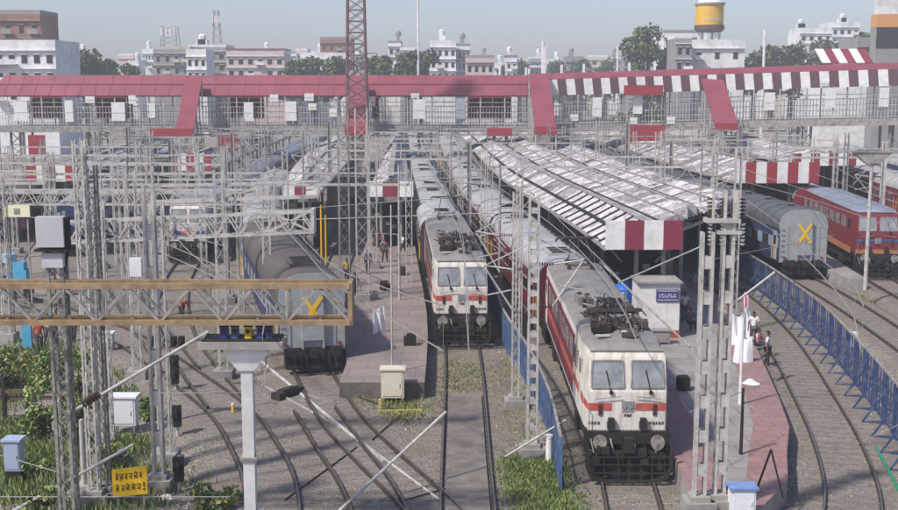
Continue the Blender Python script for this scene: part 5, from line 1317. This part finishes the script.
PL+=[('person in a red shirt far down the middle platform near the canopy',at(379,252,.8),1,SH('orange red cloth','b8432e'),SH('dark cloth','2c2c30'),'walk'),
('person in white far down the middle platform near the train',at(403,256,.8),2,SH('white shirt cloth','cfcbc8'),SH('navy cloth','2b3348'),'walk'),
('person in blue standing by the thick lattice mast',at(368,274,.8),.5,SH('blue cloth','4a6d8e'),SH('dark cloth','2c2c30'),'stand'),
('seated person under the canopy beside the kiosk',at(690,330,.82),.2,SH('grey cloth','4a4a4e'),SH('dark cloth','2c2c30'),'sit'),
('trackman in an orange shirt by the left curved rails',at(182,322,0),.7,SH('orange red cloth','b8432e'),SH('grey cloth','4a4a4e'),'bend'),
('person in a pale shirt under the canopy front beyond the kiosk',at(668,305,.82),-.6,SH('pale cloth','b3aeb0'),SH('navy cloth','2b3348'),'walk')]
for l,p,rz,s1,s2,ps in PL: person(l,p,rz,s1,s2,ps,group=None)

# ---------------------------------------------------------------- town beyond the footbridge
def building(name,label,px0,px1,pytop,D,dep,wall,floors,cols,trim=None,parapet=True,tank=False,roofred=False,winw=.45,skip=0.0,seed=0,cat='building'):
    a=atd(px0,pytop,D); b_=atd(px1,pytop,D); w_=b_.x-a.x; h_=a.z; t=thing(name,label,cat,((a.x+b_.x)/2,D,0)); rn=random.Random(seed+int(px0))
    g=MB(); g.box(0,dep/2,h_/2,w_,dep,h_); g.build('wall',wall,t)
    fl=3.3; zt=h_-1.0
    for f in range(floors):
        z=zt-1.7-f*fl
        if z<12.5-3: break
        if trim: g=MB(); g.box(0,-.25,z+1.55,w_+.3,.6,.18); g.build('ledge',trim,t)
        for c in range(cols):
            if rn.random()<skip: continue
            x=-w_/2+w_*(c+.5)/cols; g=MB(); ww=w_/cols*winw; g.box(x,-.03,z,ww,.14,1.5); g.k=1; g.box(x,-.12,z+.85,ww+.3,.3,.12)
            if rn.random()<.25 and trim: g.box(x,-.7,z-.95,ww+1.2,1.4,.12); g.box(x,-1.35,z-.5,ww+1.2,.08,.9)
            g.build('window',[M_GLASS,trim or wall],t)
    if parapet:
        g=MB()
        for y in (0.1,dep-.1): g.box(0,y,h_+.4,w_+.1,.2,.8)
        for x in (-w_/2+.1,w_/2-.1): g.box(x,dep/2,h_+.4,.2,dep-.4,.8)
        g.build('parapet',trim or wall,t)
    if roofred: g=MB(); g.box(0,dep/2,h_+.9,w_+.6,dep+.6,.3); g.build('roof_edge',M_REDP,t)
    if tank:
        for i in range(1+int(w_/9)):
            x=rn.uniform(-w_*.35,w_*.35); g=MB(); g.box(x,dep*.4,h_+1.2,w_*.25,3,2.4); g.lathe(x,dep*.4,[(.8,h_+2.4),(.9,h_+2.6),(.9,h_+3.7),(.4,h_+4.1)],12); g.build('roof_tank',trim or wall,t)
    return t
W1=mat('white render','dcdbda',.8,.06,.3,dirt='8c8986',dirtamt=.6,dscale=.25); W2=mat('grey render','8f8d8c',.85,.1,.3,dirt='5f5c59',dirtamt=.6,dscale=.3); BR=mat('raw brick','8d6a5d',.85,.15,1.5,dirt='6b5850',dirtamt=.6,dscale=.4); PK=mat('pinkish render','c4b0ae',.8,.06,.3,dirt='938785',dirtamt=.5,dscale=.3); OR=mat('ochre panels','c89058',.7,.08,.5); CR=mat('cream render','bdb49f',.8,.06,.3,dirt='8c8270',dirtamt=.5)
T=building
T('apartment_building','white building at the far left with dark windows, under a brick storey',-8,55,44,215,14,W1,4,5,W1,seed=1)
T('brick_storey','unfinished raw brick upper block above the white building at far left',-12,40,14,222,10,BR,2,4,W2,cat='building',seed=2,winw=.3)
T('apartment_building','brownish grey concrete block with small windows, left of the grey tank building',153,190,49,330,16,W2,3,4,CR,seed=3,winw=.3)
T('apartment_building','grey and white building with stacked roof tanks beside the brownish block',188,226,47,350,14,W2,3,4,W1,tank=True,seed=4)
T('apartment_building','pinkish white row with a red roof edge left of the low trees',226,284,52,340,14,PK,3,6,W1,roofred=True,seed=5,skip=.3)
T('apartment_building','small white house between the brown block and the tall tower trees',186,206,52,300,10,W1,2,3,W1,seed=6)
T('apartment_building','brown brick block behind the low trees left of the tall tower',320,351,39,380,14,BR,3,4,W2,seed=7,winw=.25)
T('apartment_building','long white building with a slanting roof behind the trees left of the tall tower',300,350,55,360,12,W1,2,5,W1,seed=8)
T('apartment_building','narrow white building in the trees right of the tall tower',388,401,43,370,10,W1,3,2,W2,tank=True,seed=9)
T('apartment_building','pale building with a blue grey shaft in the trees right of the tower',400,416,50,360,10,W2,2,3,W1,seed=10)
T('apartment_building','white many storeyed building with a roof room, right of the tower trees',430,456,43,330,14,W1,3,4,W1,tank=True,seed=11)
T('apartment_building','white jumbled building touching the roof room building on its right',454,470,46,345,12,W1,3,4,W2,tank=True,seed=12)
T('apartment_building','low pinkish house with a flat roof left of the white roof posts',466,494,58,300,12,PK,1,4,W2,seed=13)
T('apartment_building','white building with a grey stair face left of the yellow water tower',664,700,33,300,14,W1,4,4,W2,tank=False,seed=14)
T('station_building','clean white block with three square dark windows under the yellow water tower',690,745,43,262,16,W1,1,3,W1,seed=15,winw=.24)
T('station_building','grey balcony wing joined left of the three windowed white block',676,692,38,255,10,W2,3,2,W1,seed=16)
T('apartment_building','white building with stepped roofs in the trees at right',800,832,30,400,14,W1,4,4,W1,tank=True,seed=17)
T('apartment_building','white building with a dark roof tank behind the stepped roofs at right',832,860,24,420,14,W1,4,4,W1,tank=True,seed=18)
T('apartment_building','long low white house right of the striped tower roof',858,900,41,240,12,W2,2,4,W2,seed=19)
t=T('tall_building','building with an orange band over dark glass at the right edge',877,925,14,225,3,W2,0,1,None,parapet=False,seed=20)
g=MB(); h_=t.location; zt=atd(885,14,225).z; z1=atd(885,27,225).z; z2=atd(885,48,225).z; w_=atd(925,0,225).x-atd(877,0,225).x
g.box(0,-.1,(z1+z2)/2,w_-.2,.3,z1-z2); g.build('glass_band',M_GLASS,t)
g=MB(); g.box(0,1.4,(zt+z1)/2,w_+.1,3.2,zt-z1); g.build('orange_band',OR,t)
g=MB(); g.box(0,1.5,(zt+zt+4)/2,w_-.6,2.6,4); g.build('upper_block',W1,t)
g=MB(); g.box(0,-.06,z2/2,w_+.05,.2,z2); g.build('lower_wall',W2,t)
for i,(px,py0,py1,D,l) in enumerate([(168,25,49,332,'small telecom frame on the brownish block'),(215,9,47,350,'tall slim telecom mast on the grey tank building')]):
    a=atd(px,py0,D); b_=atd(px,py1,D); t=thing('telecom_mast',l,'antenna',(a.x,D+2,b_.z-.2)); g=MB(); hh=a.z-b_.z; wq=2.3 if i==0 else 1.2
    for sx in (-1,1):
        for sy in (-1,1): g.bar((sx*wq,sy*wq,0),(sx*wq*(.9 if i==0 else .5),sy*wq*.6,hh),.22)
    for j in range(5):
        g.bar((-wq,-wq,hh*j/5),(wq*.9,-wq*.9,hh*(j+1)/5),.12); g.bar((wq,-wq,hh*j/5),(-wq*.9,-wq*.9,hh*(j+1)/5),.12)
    g.build('mast_frame',W2,t)
    for j in range(4):
        m=MB(); m.box(-wq*.8+j*wq*.55,-wq-.2,hh*.75,.4,.3,2.2); m.build('antenna_panel',W1,t)
for px,py0,D,l in ((418,-6,300,'very tall thin white mast against the sky right of the lattice tower'),(543,41,260,'thin white pole against the sky left of the striped roof'),(765,30,260,'thin white pole in the sky right of the yellow water tower'),(618,45,300,'thin pole left of the big tree')):
    b_=atd(px,py0,D); bar_thing('thin_mast',l,'mast',(b_.x,D,0),(b_.x,D,b_.z),.3 if px!=418 else .28,W1,6)
def hlab(px):
    regs=[(0,150,'between the left brick block and the brownish block'),(150,230,'by the brownish block'),(230,300,'by the pinkish row with the red roof edge'),(300,355,'left of the tall lattice tower'),(355,428,'right of the tall lattice tower'),(428,495,'by the jumbled white buildings'),(495,545,'left of the tall white roof post'),(545,640,'between the tall white roof post and the big tree'),(640,700,'by the big tree'),(700,800,'right of the yellow water tower'),(800,900,'by the stepped white buildings')]
    for a_,b_,n_ in regs:
        if a_<=px<b_:
            r_=[q for q in spots_ if a_<=q<b_]; return f'small hazy house {n_}, {ORD[r_.index(px)]} from left'
frn=random.Random(42); WM=[W1,W1,PK,W2,CR,W1]; X=0; fi=0
spots_=[62,72,118,128,142,205,246,262,285,296,308,326,345,366,383,412,424,444,462,480,492,506,516,530,546,566,590,612,624,660,672,752,768,784,800,812,846,862]
for px in spots_:
    wp=frn.uniform(9,19); pt=frn.uniform(56,66) if 490<px<630 else frn.uniform(50,63)
    D=frn.uniform(400,560); fi+=1
    T('house',hlab(px),px,px+wp,pt,D,10,frn.choice(WM),2,frn.choice([2,3,3,4]),frn.choice([W1,W2]),tank=frn.random()<.6,roofred=frn.random()<.15,seed=fi,skip=.15,cat='house')['group']='small hazy houses along the skyline'
# water tower
a=atd(712,33,266); t=thing('water_tower','yellow round water tower with dark rims on a white frame above the white block','water tower',(a.x,266+3,0))
z0=atd(712,29,266).z; z1=atd(712,4,266).z; r_=3.15
M_TY=mat('yellow tank','d6a830',.55,.06,.5,dirt='c9922a',dirtamt=.4)
g=MB(); g.lathe(0,0,[(r_,z0+1.0),(r_,z1)],28); g.build('tank',M_TY,t,True)
g=MB(); g.lathe(0,0,[(r_*.85,z0-.6),(r_+.25,z0),(r_+.25,z0+1.0)],28); g.build('lower_rim',mat('dark maroon rim','5a4444',.6),t)
g=MB(); g.lathe(0,0,[(r_+.3,z1),(r_+.3,z1+.45)],28); g.build('upper_rim',M_STEELD,t)
g=MB(); g.lathe(0,0,[(r_*.95,z1+.45),(r_*.6,z1+1.6),(.3,z1+2.1)],28); g.build('dome',W1,t)
g=MB(); rn=random.Random(2)
for i in range(9):
    an=-math.pi/2+(i-4)*.16; 
    for dz in (0,.5): g.box((r_+.03)*math.cos(an),(r_+.03)*math.sin(an),z0+2.0+dz,.34,.05,.12,rz=an+math.pi/2)
    g.box((r_+.03)*math.cos(an),(r_+.03)*math.sin(an),z0+2.2,.1,.05,.6,rz=an+math.pi/2)
g.build('lettering',W1,t)
for i in range(6):
    an=i*math.pi/3; g=MB(); g.bar((r_*.75*math.cos(an),r_*.75*math.sin(an),6),(r_*.75*math.cos(an),r_*.75*math.sin(an),z0-.5),.5); g.build('leg',W1,t)
g=MB()
for z in (17,20,22.5):
    for i in range(6):
        a1,a2=i*math.pi/3,(i+1)*math.pi/3; g.bar((r_*.75*math.cos(a1),r_*.75*math.sin(a1),z),(r_*.75*math.cos(a2),r_*.75*math.sin(a2),z),.25)
g.build('ring_beam',W1,t)
# ---------------------------------------------------------------- trees
GL=[mat('leaf dark','2c3a22',.75,.2,2),mat('leaf mid','41522b',.75,.2,2),mat('leaf light','5c6e38',.7,.2,2)]
GN=[mat('weed dark','3c5420',.75,.2,2),mat('weed mid','61783a',.7,.2,2),mat('weed light','88955a',.7,.2,2),mat('dry weed','8c7f50',.8,.2,2)]
TRUNK=mat('bark','4a4038',.9,.25,3)
def leafmesh(g,lobes,n,sz,rn,mats=3):
    for i in range(n):
        c,r=rn.choice(lobes); 
        u=rn.uniform(-1,1); th=rn.uniform(0,2*math.pi); rad=r*(rn.random()**.33); s=math.sqrt(1-u*u)
        p=Vector((c[0]+rad*s*math.cos(th),c[1]+rad*s*math.sin(th),c[2]+rad*u*.75))
        a=Vector((rn.uniform(-1,1),rn.uniform(-1,1),rn.uniform(-1,1))).normalized(); b=a.cross(Vector((rn.uniform(-1,1),rn.uniform(-1,1),rn.uniform(-1,1)))).normalized()
        q=sz*rn.uniform(.6,1.4); g.k=min(mats-1,int(rn.random()*mats)) if rn.random()<.5 else (int(hash((round(c[0],1),round(c[2],1)))%mats))
        g.face([p-a*q,p+b*q*.6,p+a*q,p-b*q*.6])
def tree(label,px,pytop,D,rad,seed,n=1500,sz=.55,h0=None,flat=.8):
    rn=random.Random(seed); a=atd(px,pytop,D); t=thing('tree',label,'tree',(a.x,D,0)); Hh=a.z; g=MB(); g.tube((0,0,0),(0,0,Hh*.6),.035*Hh,8,.018*Hh)
    lobes=[]
    for i in range(20):
        an=rn.uniform(0,6.28); u_=rn.random()**1.3; rr=rad*(.1+.75*rn.random())*(.45+.55*u_); lr=rad*rn.uniform(.25,.42); z=Hh-lr*.6-u_*rad*flat*1.8
        lobes.append(((rr*math.cos(an),rr*math.sin(an),z),lr))
        g.tube((0,0,Hh*.45),lobes[-1][0],.012*Hh,5,.005*Hh)
    g.build('trunk',TRUNK,t); g=MB(); leafmesh(g,lobes,n,sz,rn); g.build('crown',GL,t); return t
TL=[('rounded tree left of the brownish block, in front of far roofs',84,50,290,9.5),('low tree right beside the rounded tree at left',104,60,300,5.5),('low dark tree before the white house at left',130,64,310,5),
('broad low tree left of the tall tower, first from the left',295,57,300,6),('broad low tree left of the tall tower, second from the left',314,55,310,7),('broad low tree directly left of the tall tower',338,56,300,7),('tree just right of the tall tower',376,56,300,6.5),('dark tree further right of the tall tower',420,50,310,7.5),('tree touching the white roof room building',407,53,290,5),
('low distant tree behind the white roof posts, first from left',508,62,420,6),('low distant tree behind the white roof posts, second from left',520,58,430,8),('low distant tree behind the white roof posts, third from left',553,60,430,8),('low distant tree behind the white roof posts, fourth from left',580,59,430,9),('low distant tree behind the white roof posts, fifth from left',606,58,430,9),
('big dark tree rising high left of the white grey building',647,22,285,9.5),('lower tree at the foot of the big dark tree',668,45,290,6),('low tree right of the white block, first',755,50,330,7),('low tree right of the white block, second',774,46,330,8.5),('low tree right of the white block, third',793,42,330,9),('tree between the stepped white buildings at right',822,38,360,8),('tree before the dark tanked building at right',842,40,350,8),('tree left of the orange band building',864,30,320,7)]
for i,(l,px,py,D,r_) in enumerate(TL):
    big='big dark' in l
    tree(l,px,py,D,r_,i+20,n=2600 if big or r_>9 else 1500,sz=.6 if not big else .55,flat=1.5 if big else .8)
# far wood line
g=MB(); rn=random.Random(77)
lob=[((rn.uniform(-330,330),rn.uniform(-8,8),rn.uniform(2,13)),rn.uniform(4,8)) for _ in range(150)]
leafmesh(g,lob,14000,1.2,rn); o=g.build('distant_woods',GL); o.location=(0,620,0); struct(o,'stuff'); o['label']='hazy line of far woods'
# ---------------------------------------------------------------- weeds and grass
def grass(label,poly,n,h,seed,w_=.018,dry=.15,z=0.0):
    rn=random.Random(seed); g=MB(); P=[at(x,y,0) for x,y in poly]; xs_=[p.x for p in P]; ys_=[p.y for p in P]
    def inside(x,y):
        c=False; j=len(P)-1
        for i in range(len(P)):
            if (P[i].y>y)!=(P[j].y>y) and x<(P[j].x-P[i].x)*(y-P[i].y)/(P[j].y-P[i].y)+P[i].x: c=not c
            j=i
        return c
    cl=[(rn.uniform(min(xs_),max(xs_)),rn.uniform(min(ys_),max(ys_)),rn.uniform(.3,1.3)) for _ in range(60)]
    k=0; tries=0
    while k<n and tries<n*12:
        tries+=1
        c=rn.choice(cl); x=rn.gauss(c[0],c[2]); y=rn.gauss(c[1],c[2])
        if not inside(x+rn.gauss(0,.35),y+rn.gauss(0,.5)): continue
        k+=1; a=rn.uniform(0,6.28); hh=h*rn.uniform(.4,1.3)*c[2]**.5; lx,ly=rn.uniform(-.5,.5)*hh,rn.uniform(-.5,.5)*hh; dx,dy=w_*math.cos(a),w_*math.sin(a)
        g.k=3 if rn.random()<dry else rn.randint(0,2)
        g.face([(x-dx,y-dy,z),(x+dx,y+dy,z),(x+dx*.7+lx*.5,y+dy*.7+ly*.5,z+hh*.6),(x+lx,y+ly,z+hh)])
    o=g.build('grass',GN); struct(o,'stuff'); o['label']=label; return o
grass('weedy grass at the lower left',[(-20,560),(-20,350),(60,345),(130,385),(150,430),(165,470),(230,512),(230,560)],20000,.42,1,w_=.03,dry=.12)
grass('grass patch at the foot of the lattice mast by the blue fence',[(498,462),(520,455),(556,462),(585,505),(590,540),(520,540),(500,490)],16000,.2,2,w_=.026,dry=.1)
grass('thin weeds by the cream cabinet',[(340,400),(350,388),(445,395),(440,425),(390,425)],2600,.2,3,w_=.03,dry=.5)
grass('grass among the right hand tracks',[(820,285),(860,300),(898,300),(940,330),(940,400),(880,360),(840,320)],9000,.3,4,w_=.04,dry=.35,z=.3)
grass('weeds between the fence and the ground at centre',[(492,360),(520,370),(540,440),(500,450),(488,400)],1500,.2,5,dry=.5)
grass('sparse weeds beside the left curves',[(190,330),(235,335),(250,375),(215,380)],1200,.25,6,dry=.3)
# loose stones and litter on the ground
g=MB(); rn=random.Random(31)
for i in range(9000):
    px=rn.uniform(150,890); py=520-rn.random()**1.6*200; p=at(px,py,0); s_=rn.uniform(.025,.07)
    g.k=0 if rn.random()<.55 else (1 if rn.random()<.9 else 2); b=len(g.v)
    q=[(rn.uniform(.6,1.2)*s_,0,0),(-.5*s_,rn.uniform(.6,1)*s_,0),(-.5*s_,-rn.uniform(.6,1)*s_,0),(0,0,s_*rn.uniform(.7,1.3))]; a=rn.uniform(0,6.28); zc=.06
    for x,y,z in q: g.v.append((p.x+x*math.cos(a)-y*math.sin(a),p.y+x*math.sin(a)+y*math.cos(a),z+zc-.02))
    for t_ in ((0,1,3),(1,2,3),(2,0,3)): g.f.append([b+j for j in t_]); g.m.append(g.k)
o=g.build('gravel',[mat('pale stone','a39a90',.9,.2,4),mat('dark stone','4e4741',.9,.2,4),mat('litter scrap','cfccc6',.7,.1,4)]); struct(o,'stuff'); o['label']='loose stones and litter scattered between the tracks'
grass('yellowish weeds between the rails before the middle locomotive',[(441,362),(482,362),(486,394),(438,394)],2200,.12,8,w_=.03,dry=.6,z=.05)
grass('thin weeds left of the middle rails',[(405,430),(440,400),(440,500),(400,470)],900,.12,9,w_=.025,dry=.6)
def bush(label,px,py,r_,hh,seed,n=900,sz=.09):
    rn=random.Random(seed); p=at(px,py,0); t=thing('shrub',label,'shrub',p); lobes=[((rn.uniform(-1,1)*r_*.6,rn.uniform(-1,1)*r_*.6,rn.uniform(.15,1)*hh),r_*rn.uniform(.3,.55)) for _ in range(9)]
    g=MB(); leafmesh(g,lobes,n,sz,rn,4); g.build('foliage',GN,t); g=MB()
    for c,_ in lobes: g.tube((0,0,0),c,.025,5,.01)
    g.build('stem',TRUNK,t)
for i,(px,py,r_,hh,l) in enumerate([(42,520,.6,2.2,'tall bright shrub between the blue grey cabinet and the mottled mast'),(44,440,1.0,2.4,'bright green shrub behind the mottled mast foot'),(78,450,.7,2.6,'narrow shrub between the mottled mast and the second mast'),(10,395,1.2,2.0,'brownish green shrub at the left edge under the truss'),(50,390,1.0,1.6,'green shrub below the blue panel'),(80,400,.8,2.0,'narrow shrub behind the second lattice mast'),(108,470,.7,1.1,'low shrub under the white relay cabinet'),(150,420,.5,.8,'small shrub by the gravel edge right of the relay cabinet'),(212,508,.9,.5,'low shrub at the bottom left of the white column'),(220,352,.6,.7,'small shrub at the left of the concrete deck'),(486,343,.6,.5,'low weeds bush at the foot of the middle locomotive')]):
    bush(l,px,py,r_,hh,100+i,n=1300 if r_>.9 else 700)
# ---------------------------------------------------------------- haze
g=MB(); g.box(0,430,33,1500,1100,70); o=g.build('haze',None if False else M_WIRE)
hm=bpy.data.materials.new('haze'); hm.use_nodes=True; n=hm.node_tree.nodes; n.clear(); ou=n.new('ShaderNodeOutputMaterial'); pv=n.new('ShaderNodeVolumePrincipled')
pv.inputs['Color'].default_value=(.87,.88,.91,1); pv.inputs['Density'].default_value=.0008; hm.node_tree.links.new(pv.outputs[0],ou.inputs['Volume'])
o.data.materials.clear(); o.data.materials.append(hm); struct(o,'stuff'); o['label']='thin dusty haze over the yard'
